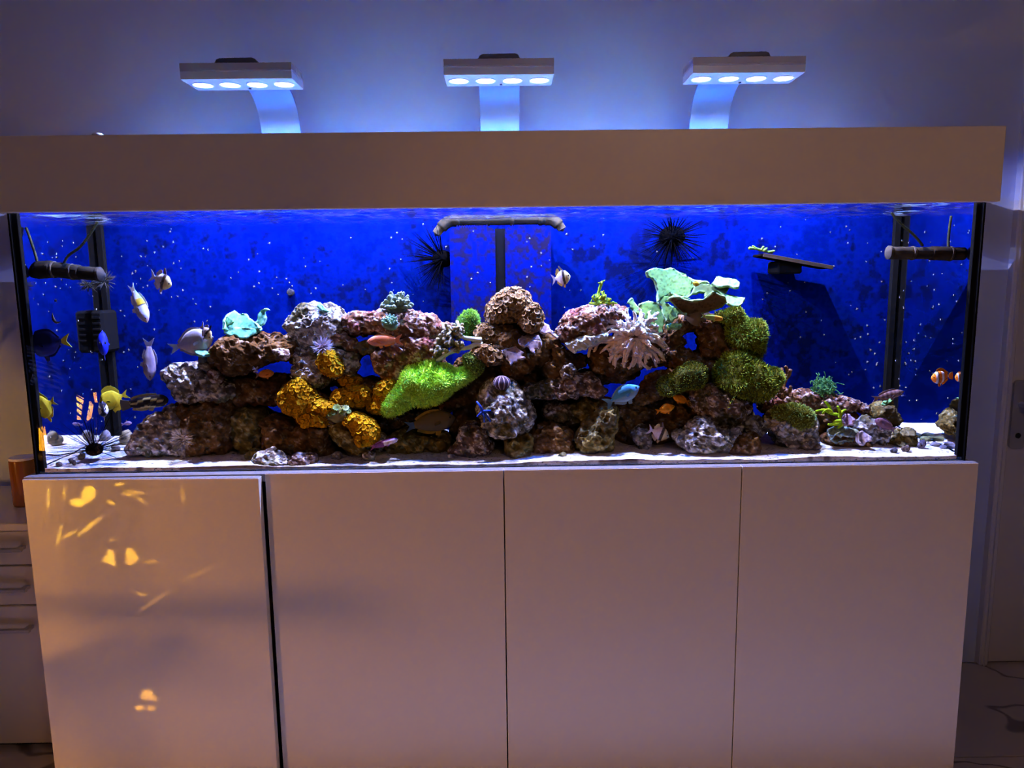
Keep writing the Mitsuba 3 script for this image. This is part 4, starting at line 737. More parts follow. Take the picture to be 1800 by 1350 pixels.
m, c = sheet(RA([(313, 540), (340, 530), (390, 535), (425, 548), (430, 565), (380, 572), (340, 560)]), lambda u, v: 0.078 + 0.02 * v, 0.006, 8, MINT)
ct = thing('small_cup_coral', 'tiny flat mint coral on the small grey stone at the left shoulder', 'coral'); put('cup', m, 'mat_vc', ct, smooth=True, color=c)
putv('stalk', tube([at(356, 622, 0.085), at(357, 634, 0.09)], [0.008, 0.010], 10), (.10, .10, .07), ct, 3)
m, c = sheet(RB([(292, 190), (305, 188), (330, 215), (365, 245), (372, 262), (350, 255), (315, 230), (295, 212)]), lambda u, v: 0.092 + 0.02 * v, 0.006, 9, MINT)
tag(put('coral_sliver', m, 'mat_vc', smooth=True, color=c), 'slim mint coral sliver on top of the dome rock', 'coral')
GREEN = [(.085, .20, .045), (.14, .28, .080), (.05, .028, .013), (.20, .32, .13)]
cc = thing('large_cup_coral', 'large pale green cup coral with spreading vase lobes at the upper right of the reef', 'coral')
lobes = [
 ('lobe', RD([(630, 95), (640, 85), (680, 72), (740, 82), (775, 70), (810, 85), (850, 110), (920, 145), (990, 155), (1020, 172), (950, 170), (925, 195), (900, 235), (870, 262), (790, 240), (720, 262), (700, 285), (692, 180), (680, 150), (650, 140), (635, 125)]), lambda u, v: 0.150 - 0.03 * u * u + 0.02 * v + 0.03 * u, 11, GREEN),
 ('lobe', RE([(150, 175), (180, 165), (250, 180), (300, 185), (360, 178), (370, 195), (330, 245), (290, 220), (275, 218), (230, 245), (205, 255), (210, 225), (170, 220), (100, 265), (130, 225)]), lambda u, v: 0.140 + 0.02 * v, 12, [(.034, .055, .018), (.052, .080, .027), (.05, .03, .015), (.12, .22, .07)]),
 ('lobe', RE([(255, 170), (280, 130), (300, 123), (330, 135), (370, 138), (410, 143), (428, 165), (420, 190), (395, 195), (360, 182), (300, 188)]), lambda u, v: 0.150 + 0.03 * v, 13, GREEN),
 ('underside', RE([(-20, 275), (0, 258), (50, 262), (130, 285), (190, 275), (230, 255), (270, 220), (300, 245), (340, 265), (350, 290), (320, 320), (250, 345), (180, 365), (130, 385), (80, 370), (40, 330), (0, 290)]), lambda u, v: 0.100 - 0.03 * v, 14, [(.070, .036, .014), (.11, .058, .024), (.05, .1, .03), (.15, .22, .08)]),
 ('lobe', RE([(325, 245), (345, 235), (400, 250), (440, 258), (465, 258), (450, 290), (415, 312), (380, 310), (340, 285)]), lambda u, v: 0.115 + 0.02 * v, 15, GREEN),
 ('lobe', RD([(695, 285), (720, 250), (790, 232), (870, 255), (900, 268), (850, 285), (790, 280), (740, 290), (830, 330), (880, 375), (830, 360), (800, 400), (790, 420), (760, 410), (740, 380), (720, 345), (725, 310)]), lambda u, v: 0.105 + 0.015 * v, 16, GREEN),
 ('lobe', RD([(745, 425), (790, 420), (850, 418), (840, 440), (800, 455), (755, 450)]), lambda u, v: 0.100 + 0.01 * v, 17, GREEN),
 ('lobe', RD([(510, 290), (520, 268), (545, 262), (555, 290), (575, 315), (600, 290), (640, 278), (690, 290), (715, 320), (735, 370), (745, 420), (730, 460), (715, 490), (690, 460), (640, 420), (600, 380), (560, 350), (530, 320)]), lambda u, v: 0.150 + 0.015 * v, 18, GREEN),
 ('lobe', RD([(335, 400), (345, 375), (385, 358), (440, 350), (490, 320), (525, 320), (500, 350), (440, 370), (400, 400), (360, 420)]), lambda u, v: 0.140 + 0.01 * v, 19, GREEN),
]
for nm, poly, yf, sd_, cl in lobes:
    m, c = sheet(poly, yf, 0.0055, sd_, cl, 2.6, 0.0025); put(nm, m, 'mat_vc', cc, smooth=True, color=c)
putv('stem', tube(smooth_path([at(1225, 552, 0.13), at(1218, 560, 0.15), at(1212, 575, 0.165)], 8), [0.03, 0.025, 0.022, 0.02, 0.02, 0.02, 0.02, 0.022], 14), (.12, .08, .05), cc, 5)
# neon and olive star polyp mats
polyp_mat(RB([(725, 890), (735, 850), (800, 780), (850, 740), (870, 670), (920, 610), (1000, 588), (1060, 585), (1085, 615), (1160, 610), (1200, 650), (1260, 640), (1330, 590), (1375, 560), (1365, 640), (1290, 690), (1180, 760), (1090, 850), (1010, 865), (930, 850), (860, 900), (790, 935), (740, 920)]), 0.100, 0.050, 201, 'large neon green star polyp carpet sloping across the middle of the reef', 7500, 0.0085, 0.0010, (.27, .50, .040), (.74, 1.0, .10), rough=0.8)
polyp_mat(RC([(325, 340), (345, 290), (380, 255), (430, 255), (460, 290), (445, 350), (445, 410), (390, 415), (350, 390)]), 0.150, 0.028, 202, 'small green star polyp tuft beside the cream tree coral', 1100, 0.008, 0.0010, (.05, .11, .02), (.30, .62, .05), rough=0.7)
polyp_mat(RC([(370, 545), (420, 520), (470, 545), (485, 620), (440, 660), (400, 640), (380, 590)]), 0.085, 0.026, 203, 'short olive star polyp patch above the right end of the neon carpet', 900, 0.007, 0.0010, (.07, .10, .02), (.26, .38, .06), rough=0.7)
OL, OT = (.055, .055, .007), (.30, .38, .034)
polyp_mat(RE([(175, 382), (240, 362), (330, 345), (350, 330), (400, 318), (430, 345), (445, 400), (500, 418), (558, 405), (562, 540), (545, 620), (500, 610), (430, 575), (370, 560), (345, 480), (350, 400), (260, 390)]), 0.120, 0.050, 204, 'shaggy olive green star polyp mound below the large cup coral', 4200, 0.0075, 0.0010, OL, OT)
polyp_mat(RE([(285, 700), (330, 640), (360, 610), (430, 605), (500, 640), (545, 655), (560, 715), (640, 710), (682, 745), (660, 790), (620, 860), (560, 890), (450, 885), (340, 855), (280, 790)]), 0.100, 0.060, 205, 'wide olive star polyp mound with a pointed right lobe', 5200, 0.0075, 0.0010, OL, OT)
polyp_mat(RE([(-75, 815), (-40, 760), (0, 735), (60, 690), (140, 665), (195, 675), (205, 730), (190, 800), (90, 820), (20, 845), (-50, 850)]), 0.095, 0.040, 206, 'flat dim olive star polyp mound left of the pointed mound', 2600, 0.005, 0.0010, (.030, .030, .006), (.22, .26, .03))
polyp_mat(RE([(645, 985), (660, 950), (740, 925), (830, 945), (880, 975), (885, 1000), (870, 1050), (800, 1075), (750, 1050), (700, 1015), (660, 1010)]), 0.075, 0.034, 207, 'small bristly yellow green polyp patch on the grey side rock', 1500, 0.0065, 0.0009, OL, (.42, .55, .10))
# yellow polyp colonies
YS = polyp_shapes([(.44, .205, .005), (.52, .25, .007), (.36, .155, .005)], 9, 0.06, 301, (.28, .12, .005))
def yellow(poly, y0, th, seed, label, n=70, size=0.0064, spacing=0.0078):
    t = thing('yellow_polyps', label, 'coral'); m = blob(poly, y0, th, seed, 0.0036, 0.9)
    put('mat', m, 'mat_vc', t, smooth=True, color=vcol(m, (.22, .10, .005), seed, 0.4, 100)); scatter_polyps(t, m, spacing, size, seed, int(n * 1.35), YS)
yellow(RB([(322, 570), (340, 530), (385, 518), (410, 550), (440, 590), (458, 620), (430, 655), (380, 650), (340, 620)]), 0.082, 0.024, 311, 'small yellow polyp clump under the pale spined urchin', 60)
yellow(RB([(55, 820), (75, 770), (120, 715), (185, 693), (225, 715), (265, 770), (300, 810), (360, 835), (430, 865), (440, 900), (400, 910), (350, 920), (300, 900), (250, 910), (180, 930), (120, 890), (65, 860)]), 0.075, 0.038, 312, 'large sloping yellow polyp sheet at the left of the arch', 150)
yellow(RB([(190, 950), (250, 920), (320, 915), (370, 940), (365, 980), (280, 985), (210, 980)]), 0.075, 0.026, 313, 'yellow polyp strip hanging below the large sloping sheet', 50)
yellow(RB([(405, 820), (440, 770), (500, 765), (560, 755), (620, 765), (640, 800), (625, 850), (560, 870), (480, 850), (430, 855)]), 0.105, 0.030, 314, 'yellow polyp mound in the middle of the arch', 90)
yellow(RB([(440, 690), (500, 668), (530, 690), (600, 690), (690, 700), (720, 695), (715, 720), (640, 715), (560, 715), (510, 745), (480, 715)]), 0.120, 0.018, 315, 'thin yellow polyp band along the lower edge of the blue gap', 60)
yellow(RB([(625, 860), (680, 820), (670, 770), (720, 720), (800, 685), (815, 745), (790, 800), (750, 850), (730, 900), (680, 910), (640, 895)]), 0.100, 0.030, 316, 'yellow polyp clump against the left edge of the neon green carpet', 110)
yellow(RB([(480, 975), (520, 930), (570, 930), (640, 975), (680, 1020), (675, 1070), (650, 1110), (590, 1115), (550, 1060), (530, 1010)]), 0.055, 0.032, 317, 'lowest yellow polyp mound above the purple tailed dartfish', 100)
# green disc mushrooms beside the yellow polyps
GM = polyp_shapes([(.20, .30, .10), (.28, .36, .16)], 9, 0.05, 331, (.12, .16, .06))
md = thing('green_mushroom_corals', 'small colony of pale green mushroom discs between the yellow polyps', 'coral')
m = blob(RB([(325, 920), (370, 900), (470, 870), (510, 890), (500, 930), (430, 960), (380, 950)]), 0.072, 0.020, 332, 0.0036, 0.6); put('mat', m, 'mat_vc', md, smooth=True, color=vcol(m, (.16, .15, .07), 332, 0.4, 90))
for x, y, s in ((335, 910, 3.6), (420, 890, 6.0), (480, 892, 5.4), (455, 920, 4.6), (400, 925, 4.4), (375, 935, 4.0), (500, 915, 4.0)):
    (qx, qy), = RB([(x, y)]); put_copy('polyp', GM[int(s) % 2], mat(frame([0.1, -1, 0.75]), at(qx, qy, 0.046), s * 1.25 * mm(0.05)), md)
# brown and tan disc polyps on the middle mound
BS = polyp_shapes([(.20, .12, .048), (.155, .09, .036), (.25, .16, .07)], 8, 0.16, 341, (.08, .045, .018))
def brown(poly, y0, th, seed, label, n, size=0.0078, spacing=0.0098, rough=0.6, shapes=BS):
    t = thing('brown_polyps', label, 'coral'); m = blob(poly, y0, th, seed, 0.0036, rough)
    put('mat', m, 'mat_vc', t, smooth=True, color=vcol(m, (.075, .04, .016), seed, 0.4, 100)); scatter_polyps(t, m, spacing, size, seed, n, shapes, lambda p, q: q[:, 1] < 0.5)
brown(RC([(505, 290), (530, 210), (580, 140), (650, 98), (720, 105), (790, 150), (795, 200), (770, 260), (720, 290), (650, 310), (560, 320)]), 0.130, 0.052, 351, 'tall dome of tan disc polyps crowning the middle mound', 170)
brown(RC([(735, 320), (760, 240), (800, 195), (840, 205), (875, 270), (870, 340), (830, 375), (770, 375)]), 0.105, 0.036, 352, 'smaller dome of tan disc polyps right of the tall dome', 80)
brown(RC([(445, 400), (480, 345), (540, 340), (600, 370), (600, 430), (540, 455), (480, 450)]), 0.125, 0.030, 353, 'dim brown disc polyp clump left of the middle mound', 60)
brown(RC([(430, 520), (480, 480), (540, 470), (590, 500), (600, 560), (540, 590), (490, 580), (450, 550)]), 0.085, 0.026, 354, 'flat tan disc polyp patch beside the lilac leaf corals', 45, 0.0085, 0.0125)
# lilac leaf corals
LIL = [(.22, .155, .15), (.36, .27, .25), (.1, .06, .06), (.42, .34, .30)]
def leaf_coral(label, lobes_):
    t = thing('leaf_coral', label, 'coral')
    for k, (poly, y0, tl) in enumerate(lobes_):
        m, c = sheet(poly, lambda u, v: y0 + tl * v - 0.006 * u * u, 0.0045, 40 + k, LIL, 2.2, 0.002); put('lobe', m, 'mat_vc', t, smooth=True, color=c)
    return t
leaf_coral('lower lilac frilly leaf coral on the middle mound', [(RC([(605, 510), (640, 500), (700, 480), (725, 505), (750, 520), (740, 545), (762, 555), (720, 565), (710, 585), (680, 590), (665, 605), (655, 580), (632, 570), (640, 545), (615, 530)]), 0.075, 0.012), (RC([(640, 500), (660, 460), (690, 450), (720, 480), (700, 510)]), 0.095, 0.01)])
leaf_coral('upper lilac frilly leaf coral right of the lower one', [(RC([(715, 460), (725, 435), (745, 415), (760, 440), (785, 425), (810, 440), (870, 445), (862, 475), (850, 500), (825, 500), (820, 525), (795, 510), (780, 485), (755, 480), (735, 470)]), 0.078, 0.012), (RC([(745, 420), (780, 400), (850, 400), (865, 440), (800, 440)]), 0.100, 0.01)])
leaf_coral('small grey lilac leaf coral at the right edge of the tan domes', [(RC([(850, 375), (880, 325), (920, 340), (925, 365), (950, 395), (985, 415), (980, 430), (930, 400), (880, 395)]), 0.110, 0.012)])
# cream tree coral with pale blue stems
def fingers(t, base, tips, r0, r1, col, seed, curve=0.35, knobs=0, name='finger'):
    rs = np.random.default_rng(seed)
    for k, tp in enumerate(tips):
        b, e = np.asarray(base[k] if len(np.shape(base)) > 1 else base, float), np.asarray(tp, float); d = e - b; L = np.linalg.norm(d)
        mid = (b + e) / 2 + rs.normal(size=3) * L * 0.12 + np.array([0, 0, L * curve * 0.35]); p = smooth_path([b, mid, e], 12)
        r = np.linspace(r0, r1, 12) * (1 + 0.12 * rs.normal(size=12)); ms = [tube(p, r, 7)]
        if knobs:
            for j in range(knobs):
                q = p[rs.integers(3, 12)]; v = rs.normal(size=3); v /= np.linalg.norm(v); ms.append(tube([q, q + v * r1 * 2.1], [r1 * 0.65, r1 * 0.45], 5))
        m = cat(ms); put(name, m, 'mat_vc', t, smooth=True, color=vcol(m, np.asarray(col) * rs.uniform(0.8, 1.2), k, 0.25, 200))
tc = thing('tree_coral', 'cream bushy tree coral with pale blue stems above the neon green carpet', 'coral')
for path, r in (([(480, 470), (440, 470), (390, 490), (330, 500)], 5.0), ([(470, 440), (420, 435), (360, 425), (330, 410)], 5.0), ([(330, 505), (270, 520), (210, 560), (180, 580)], 5.0)):
    p = smooth_path([at(*q, 0.085) for q in RC(path)], 14); putv('stem', tube(p, np.linspace(r, r * 0.7, 14) * mm(.085), 10), (.50, .58, .60), tc, 3, 0.15)
rs = np.random.default_rng(5); bs, tp = [], []
for cx, cy, R, n in ((270, 400, 75, 34), (330, 360, 50, 14), (220, 470, 65, 26), (180, 530, 50, 20), (300, 470, 60, 20)):
    (qx, qy), = RC([(cx, cy)])
    for k in range(n):
        a = rs.uniform(0, 6.28); q = R / 3.75 * math.sqrt(rs.uniform(0.05, 1)); bs.append(at(qx + 0.25 * q * math.cos(a), qy + 0.25 * q * math.sin(a) + 3, 0.10)); tp.append(at(qx + q * math.cos(a), qy + q * math.sin(a), rs.uniform(0.065, 0.115)))
fingers(tc, np.array(bs), tp, 2.4 * mm(.09), 2.9 * mm(.09), (.24, .21, .12), 6, 0.3, 0, 'branch')
# beige finger leather coral
fc = thing('finger_leather_coral', 'beige finger leather coral with a fountain of long knobbly fingers', 'coral')
m = blob([(1078, 600), (1085, 575), (1110, 562), (1135, 575), (1145, 605), (1130, 625), (1090, 625)], 0.120, 0.03, 361, 0.004, 0.6); put('stalk', m, 'mat_vc', fc, smooth=True, color=vcol(m, (.16, .10, .065), 3, 0.3))
tips = RD([(350, 725), (380, 722), (415, 728), (430, 690), (265, 630), (275, 575), (330, 540), (370, 500), (360, 455), (360, 420), (395, 415), (400, 380), (440, 350), (480, 355), (500, 335), (545, 345), (590, 335), (610, 360), (640, 350), (700, 355), (690, 390), (660, 400), (700, 440), (690, 470), (720, 490), (715, 530), (755, 565), (740, 580), (730, 545), (735, 655), (700, 665), (690, 690), (650, 705), (620, 670), (640, 640), (600, 620), (595, 690), (580, 670), (540, 690), (515, 705), (485, 695), (500, 660), (440, 640), (400, 620), (340, 610), (300, 600), (555, 610), (470, 560), (580, 430), (520, 420), (450, 440), (620, 480), (650, 560), (420, 520), (690, 600)])
rs = np.random.default_rng(8); cx, cy = RD([(545, 500)])[0]; bs, tp = [], []
tips = tips + [(cx + (x - cx) * f + rs.normal() * 4, cy + (y - cy) * f + rs.normal() * 4) for x, y in tips[::2] for f in (rs.uniform(.45, .8),)]
for k, (x, y) in enumerate(tips):
    b = (cx + 0.30 * (x - cx), cy + 0.30 * (y - cy)); r = math.hypot(x - cx, y - cy) / 60
    bs.append(at(*b, 0.092)); tp.append(at(x, y, 0.052 + 0.055 * r + rs.uniform(-.012, .012)))
fingers(fc, np.array(bs), tp, 4.4 * mm(.08), 2.6 * mm(.08), (.80, .63, .46), 9, 0.45, 9)
# grey green button corals
def buttons(label, px, py, R, seed, n, col, y0=0.125):
    t = thing('button_coral', label, 'coral'); rs = np.random.default_rng(seed)
    m = blob([(px + R * 0.8 * math.cos(a), py + 2 + R * 0.55 * math.sin(a)) for a in np.linspace(0, 6.28, 14)[:-1]], y0, R * 0.6 * mm(y0), seed, 0.0036, 0.4); put('base', m, 'mat_vc', t, smooth=True, color=vcol(m, np.asarray(col) * 0.6, 1, 0.3))
    for k in range(n):
        a = math.acos(rs.uniform(0.05, 1)); f = rs.uniform(0, 6.28); d = np.array([math.sin(a) * math.cos(f), -abs(math.sin(a) * math.sin(f)), math.cos(a)]); c0 = at(px, py + 4, y0); L = R * mm(y0)
        mm_ = tube([c0 + d * L * 0.45, c0 + d * L * 0.8, c0 + d * L * rs.uniform(0.95, 1.2)], [L * 0.10, L * 0.15, L * 0.12], 8); put('knob', mm_, 'mat_vc', t, smooth=True, color=vcol(mm_, np.asarray(col) * rs.uniform(0.8, 1.25), k, 0.25))
buttons('grey green knobbly coral on top of the long red ledge', 699, 537, 25, 371, 52, (.15, .19, .115))
buttons('smaller blue green knobbly coral on the front of the long red ledge', 686, 567, 16, 372, 30, (.15, .26, .155), 0.088)
# branching corals
def branches(name, label, paths, y0, r, col, seed, cat_='coral', taper=0.7, knobs=0):
    t = thing(name, label, cat_); rs = np.random.default_rng(seed)
    for k, p in enumerate(paths):
        q = smooth_path([at(x, y, y0 + 0.012 * math.sin(k * 2.1 + i * 0.7)) for i, (x, y) in enumerate(p)], 14); rr = np.linspace(r, r * taper, 14) * mm(y0) * (1 + 0.10 * rs.normal(size=14)); ms = [tube(q, rr, 8)]
        for j in range(knobs): u = q[rs.integers(1, 14)]; v = rs.normal(size=3); v /= np.linalg.norm(v); ms.append(tube([u, u + v * rr[0] * 1.9], [rr[0] * .55, rr[0] * .4], 6))
        m = cat(ms); put('branch', m, 'mat_vc', t, smooth=True, color=vcol(m, col, k + seed, 0.25, 150))
    return t
branches('branching_coral', 'small upright yellow green branching coral on the pink pebbly rock', [RD(p) for p in ([(330, 300), (322, 270), (325, 240), (335, 200), (350, 160)], [(330, 290), (305, 275), (290, 255)], [(340, 290), (370, 275), (360, 240), (345, 225)], [(325, 300), (295, 298), (270, 295)], [(345, 300), (380, 295), (420, 290)], [(335, 270), (350, 255), (372, 250)], [(325, 265), (310, 240)], [(340, 300), (390, 280), (400, 270)])], 0.115, 3.3, (.19, .27, .022), 4, taper=0.75, knobs=5)
branches('branching_coral', 'yellow green antler coral in front of the pebbly ledge', [RE(p) for p in ([(1090, 1060), (1060, 1010), (1040, 990), (1000, 985), (950, 960), (905, 970)], [(1000, 985), (985, 940), (960, 910)], [(1000, 975), (975, 960), (945, 985)], [(1050, 1010), (1070, 970), (1090, 960)], [(1070, 1040), (1030, 1050), (980, 1052)], [(1055, 1030), (1020, 1035), (1010, 1050)], [(1080, 1050), (1050, 1065), (1040, 1075)], [(1060, 1000), (1050, 965), (1040, 940)])], 0.070, 3.4, (.40, .56, .016), 5, taper=0.6)
branches('finger_coral', 'tan upright finger coral at the right end of the pointed mound', [RE(p) for p in ([(690, 880), (695, 830), (710, 780), (725, 740), (712, 690)], [(710, 770), (735, 740), (745, 712)], [(700, 780), (690, 740), (690, 700)], [(690, 870), (660, 830), (632, 812)], [(700, 860), (740, 840), (745, 815)], [(690, 850), (678, 810), (665, 790)], [(700, 840), (690, 800), (695, 775)])], 0.130, 4.2, (.20, .095, .04), 6, taper=0.7, knobs=2)
branches('branching_coral', 'yellow green branching frag lying on the acrylic shelf', [RG(p) for p in ([(-215, 250), (-185, 252), (-150, 262), (-110, 272)], [(-185, 252), (-200, 240)], [(-160, 258), (-150, 242)], [(-150, 262), (-135, 250)], [(-130, 268), (-100, 262)])], 0.225, 2.8, (.16, .22, .03), 7, taper=0.7)
branches('lilac_branch_coral', 'pale lilac branching sprig beside the orange fish on the left', [RA(p) for p in ([(765, 690), (750, 670), (735, 655)], [(755, 675), (765, 655)], [(748, 668), (730, 672)], [(758, 680), (740, 690)])], 0.085, 1.8, (.50, .48, .56), 8)
# curly green macroalga
al = thing('green_macroalga', 'curly bright green macroalga tuft on the pebbly ledge', 'alga'); rs = np.random.default_rng(12); ms = []
for k in range(150):
    a, b = rs.uniform(0, 6.28), rs.uniform(0, 1) ** 0.5; c0 = np.array(at(1448 + 20 * b * math.cos(a), 681 + 16 * b * math.sin(a), 0.165 + rs.uniform(-.02, .02))); p = [c0]; d = rs.normal(size=3)
    for j in range(6): d = d * 0.6 + rs.normal(size=3) * 0.8; p.append(p[-1] + d / np.linalg.norm(d) * 0.0045)
    ms.append(tube(smooth_path(p, 9), 0.0011, 4))
m = cat(ms); stuff(put('strands', m, 'mat_vc', al, smooth=True, color=vcol(m, (.10, .27, .07), 2, 0.4, 200)))
# leafy corals low at the right, brown algae on the olive rock
lc = thing('green_leaf_coral', 'grey green leafy coral low under the antler coral', 'coral')
for k, p in enumerate(([(145, 1100), (150, 1070), (175, 1062), (200, 1085), (185, 1105), (160, 1110)], [(185, 1095), (195, 1065), (230, 1062), (255, 1080), (235, 1105), (205, 1110)], [(230, 1100), (245, 1070), (280, 1075), (290, 1095), (260, 1112)], [(155, 1125), (180, 1100), (225, 1105), (270, 1110), (250, 1130), (190, 1140)])):
    m, c = sheet(RG(p), lambda u, v: 0.07 + 0.012 * v + 0.004 * k, 0.005, 60 + k, [(.13, .17, .11), (.24, .28, .20), (.08, .08, .05), (.28, .34, .25)], 2.2, 0.002); put('lobe', m, 'mat_vc', lc, smooth=True, color=c)
m, c = sheet(RG([(285, 1130), (282, 1095), (300, 1080), (325, 1095), (332, 1125), (320, 1145), (295, 1145)]), lambda u, v: 0.068 + 0.01 * v - 0.012 * u * u, 0.006, 66, LIL, 2.2)
tag(put('lilac_disc_coral', m, 'mat_vc', smooth=True, color=c), 'lilac rounded coral at the right end of the leafy green coral', 'coral')
m, c = sheet(RG([(215, 1035), (225, 1005), (248, 1005), (258, 1025), (245, 1060), (228, 1065)]), lambda u, v: 0.075 + 0.01 * v - 0.012 * u * u, 0.006, 67, [(.20, .11, .13), (.32, .20, .22), (.1, .06, .07), (.4, .28, .3)], 2.2)
tag(put('mauve_disc_coral', m, 'mat_vc', smooth=True, color=c), 'mauve rounded coral just right of the antler coral', 'coral')
ba = thing('brown_leaf_alga', 'brown leafy alga on the olive rock near the right end', 'alga')
for k, p in enumerate(([(430, 1110), (440, 1085), (455, 1075), (470, 1090), (455, 1110)], [(470, 1085), (490, 1070), (510, 1075), (515, 1100), (490, 1105)], [(500, 1080), (525, 1068), (542, 1080), (540, 1100), (515, 1102)], [(410, 1165), (450, 1150), (490, 1155), (500, 1170), (440, 1175)], [(455, 1140), (480, 1110), (510, 1110), (520, 1140), (490, 1155)])):
    m, c = sheet(RG(p), lambda u, v: 0.078 + 0.015 * v, 0.003, 80 + k, [(.09, .075, .030), (.16, .13, .055), (.06, .05, .02), (.19, .16, .07)], 2.2, 0.003); put('leaf', m, 'mat_vc', ba, smooth=True, color=c)
ga = thing('green_leaf_sprig', 'green leaf sprig under the striped brown fish', 'alga')
for k, p in enumerate(([(385, 960), (400, 945), (425, 935), (445, 935), (430, 950), (405, 965)], [(395, 950), (405, 930), (418, 940), (410, 955)])):
    m, c = sheet(RG(p), lambda u, v: 0.150 + 0.01 * v, 0.003, 86 + k, [(.10, .26, .08), (.16, .36, .12), (.05, .1, .03), (.2, .4, .15)], 2.0, 0.001); put('leaf', m, 'mat_vc', ga, smooth=True, color=c)
# ------------------------------------------------------------------ fish
def fin(poly, thick, col, tip=None):
    """A thin fin from an outline in body lengths (along, up)."""
    pg = Polygon(poly).buffer(0); m = trimesh.creation.extrude_polygon(pg, thick, engine='earcut'); v = m.vertices
    m = trimesh.Trimesh(np.stack([v[:, 0], v[:, 2] - thick / 2, v[:, 1]], 1), m.faces, process=False); c = np.tile(np.asarray(col, float), (len(v), 1))
    if tip is not None:
        d = np.linalg.norm(v[:, :2] - np.asarray(poly[0]), axis=1); w = np.clip(d / d.max(), 0, 1)[:, None]; c = c * (1 - w) + np.asarray(tip) * w
    return m, c
SHAPES = {'oval': [(0, .04), (.05, .30), (.14, .66), (.27, .95), (.38, 1), (.52, .88), (.64, .58), (.74, .26), (.80, .18)],
          'slim': [(0, .05), (.05, .40), (.13, .75), (.25, .98), (.36, 1), (.52, .90), (.66, .66), (.76, .42), (.80, .36)],
          'tang': [(0, .05), (.06, .30), (.14, .72), (.24, .98), (.38, 1), (.55, .90), (.66, .58), (.74, .24), (.80, .14)],
          'long': [(0, .10), (.04, .55), (.12, .9), (.25, 1), (.45, .98), (.62, .86), (.74, .66), (.80, .55)]}
def fish(name, label, head, tail, ratio, colour, y=0.08, dy=0.0, shape='oval', wide=0.42, up=None, tailcol=(.3, .3, .3), tailshape='fork', tailh=0.8, fincol=None, dorsal=(.24, .70, .16), anal=(.46, .70, .14), spike=None, cat_='fish', group=None, eye=True, pect=True, eyecol='mat_eye', length=None):
    """colour(s, v): body colour from snout 0 to tail 1 and belly -1 to back 1. dy: how much nearer the head is than the tail."""
    t = thing(name, label, cat_, group); H, Tl = at(*head, y - dy / 2), at(*tail, y + dy / 2); ax = H - Tl; L = np.linalg.norm(ax); ax = ax / L
    if length: Tl = H - ax * length; L = length
    u = np.array([0, 0, 1.0]) if up is None else np.array([up[0], 0.0, up[1]]); u = u - ax * (u @ ax); u /= np.linalg.norm(u); w = np.cross(u, ax)
    M = mat(np.stack([-ax, w, u], 1), H, L)                 # local: x from snout to tail, y across, z up
    pr = np.array(SHAPES[shape]); s = np.linspace(0, .80, 26); from scipy.interpolate import PchipInterpolator
    hh = PchipInterpolator(pr[:, 0], pr[:, 1])(s) * ratio / 2; ww = np.minimum(hh * wide * 1.15, hh.max() * wide) * np.clip(1.15 - s * 0.8, .3, 1); k = 20; a = np.arange(k) * 2 * math.pi / k
    zc = ratio * 0.04 * (s - .3)
    V = np.stack([np.repeat(s, k), (ww[:, None] * np.cos(a)).ravel(), (zc[:, None] + hh[:, None] * np.sin(a)).ravel()], 1); sv = np.repeat(s / .8, k); vv = np.tile(np.sin(a), len(s))
    i, j = np.meshgrid(np.arange(len(s) - 1), np.arange(k), indexing='ij'); q = np.stack([i * k + j, i * k + (j + 1) % k, (i + 1) * k + (j + 1) % k, (i + 1) * k + j], -1).reshape(-1, 4)
    n = len(V); V = np.vstack([V, [[-.005, 0, zc[0]], [.80, 0, zc[-1]]]]); f = np.vstack([q[:, [0, 1, 2]], q[:, [0, 2, 3]], np.stack([np.full(k, n), (np.arange(k) + 1) % k, np.arange(k)], 1), np.stack([np.full(k, n + 1), n - k + np.arange(k), n - k + (np.arange(k) + 1) % k], 1)])
    sv, vv = np.append(sv, [0, 1]), np.append(vv, [0, 0]); col = np.array([colour(x, z) for x, z in zip(sv, vv)], float)
    col *= (0.85 + 0.3 * meshkit.noise(V * 30, len(t)))[:, None]
    body = moved(trimesh.Trimesh(V, f, process=False), M); body.fix_normals(); put('body', body, 'mat_vc_wet', t, smooth=True, color=np.clip(col, 0, 1))
    th = 0.012; fc = fincol if fincol is not None else tailcol; zt, zb = (lambda x: np.interp(x, s, zc + hh)), (lambda x: np.interp(x, s, zc - hh))
    def addfin(nm, poly, c, tip=None):
        m, cc = fin(poly, th, c, tip); put(nm, moved(m, M), 'mat_vc', t, smooth=False, color=np.clip(cc, 0, 1))
    th_ = ratio * tailh / 2; b = hh[-1] * 0.9
    addfin('tail_fin', {'fork': [(.78, -b), (.78, b), (.86, th_ * .6), (1.0, th_), (.93, th_ * .35), (.90, 0), (.93, -th_ * .35), (1.0, -th_), (.86, -th_ * .6)],
                        'fan': [(.78, -b), (.78, b), (.88, th_ * .8), (.98, th_), (1.0, th_ * .5), (1.0, -th_ * .5), (.98, -th_), (.88, -th_ * .8)]}[tailshape], tailcol)
    if dorsal: d0, d1, dh = dorsal; addfin('dorsal_fin', [(d0, zt(d0) - .02)] + [(x, zt(x) + dh * math.sin(min(1, .25 + (x - d0) / (d1 - d0)) * math.pi * .55) * (1 if x < d1 - .02 else .7)) for x in np.linspace(d0 + .03, d1 + .04, 7)] + [(d1, zt(d1) - .02)], fc)
    if anal: d0, d1, dh = anal; addfin('anal_fin', [(d0, zb(d0) + .02)] + [(x, zb(x) - dh * math.sin(min(1, .3 + (x - d0) / (d1 - d0)) * math.pi * .55)) for x in np.linspace(d0 + .03, d1 + .04, 6)] + [(d1, zb(d1) + .02)], fc)
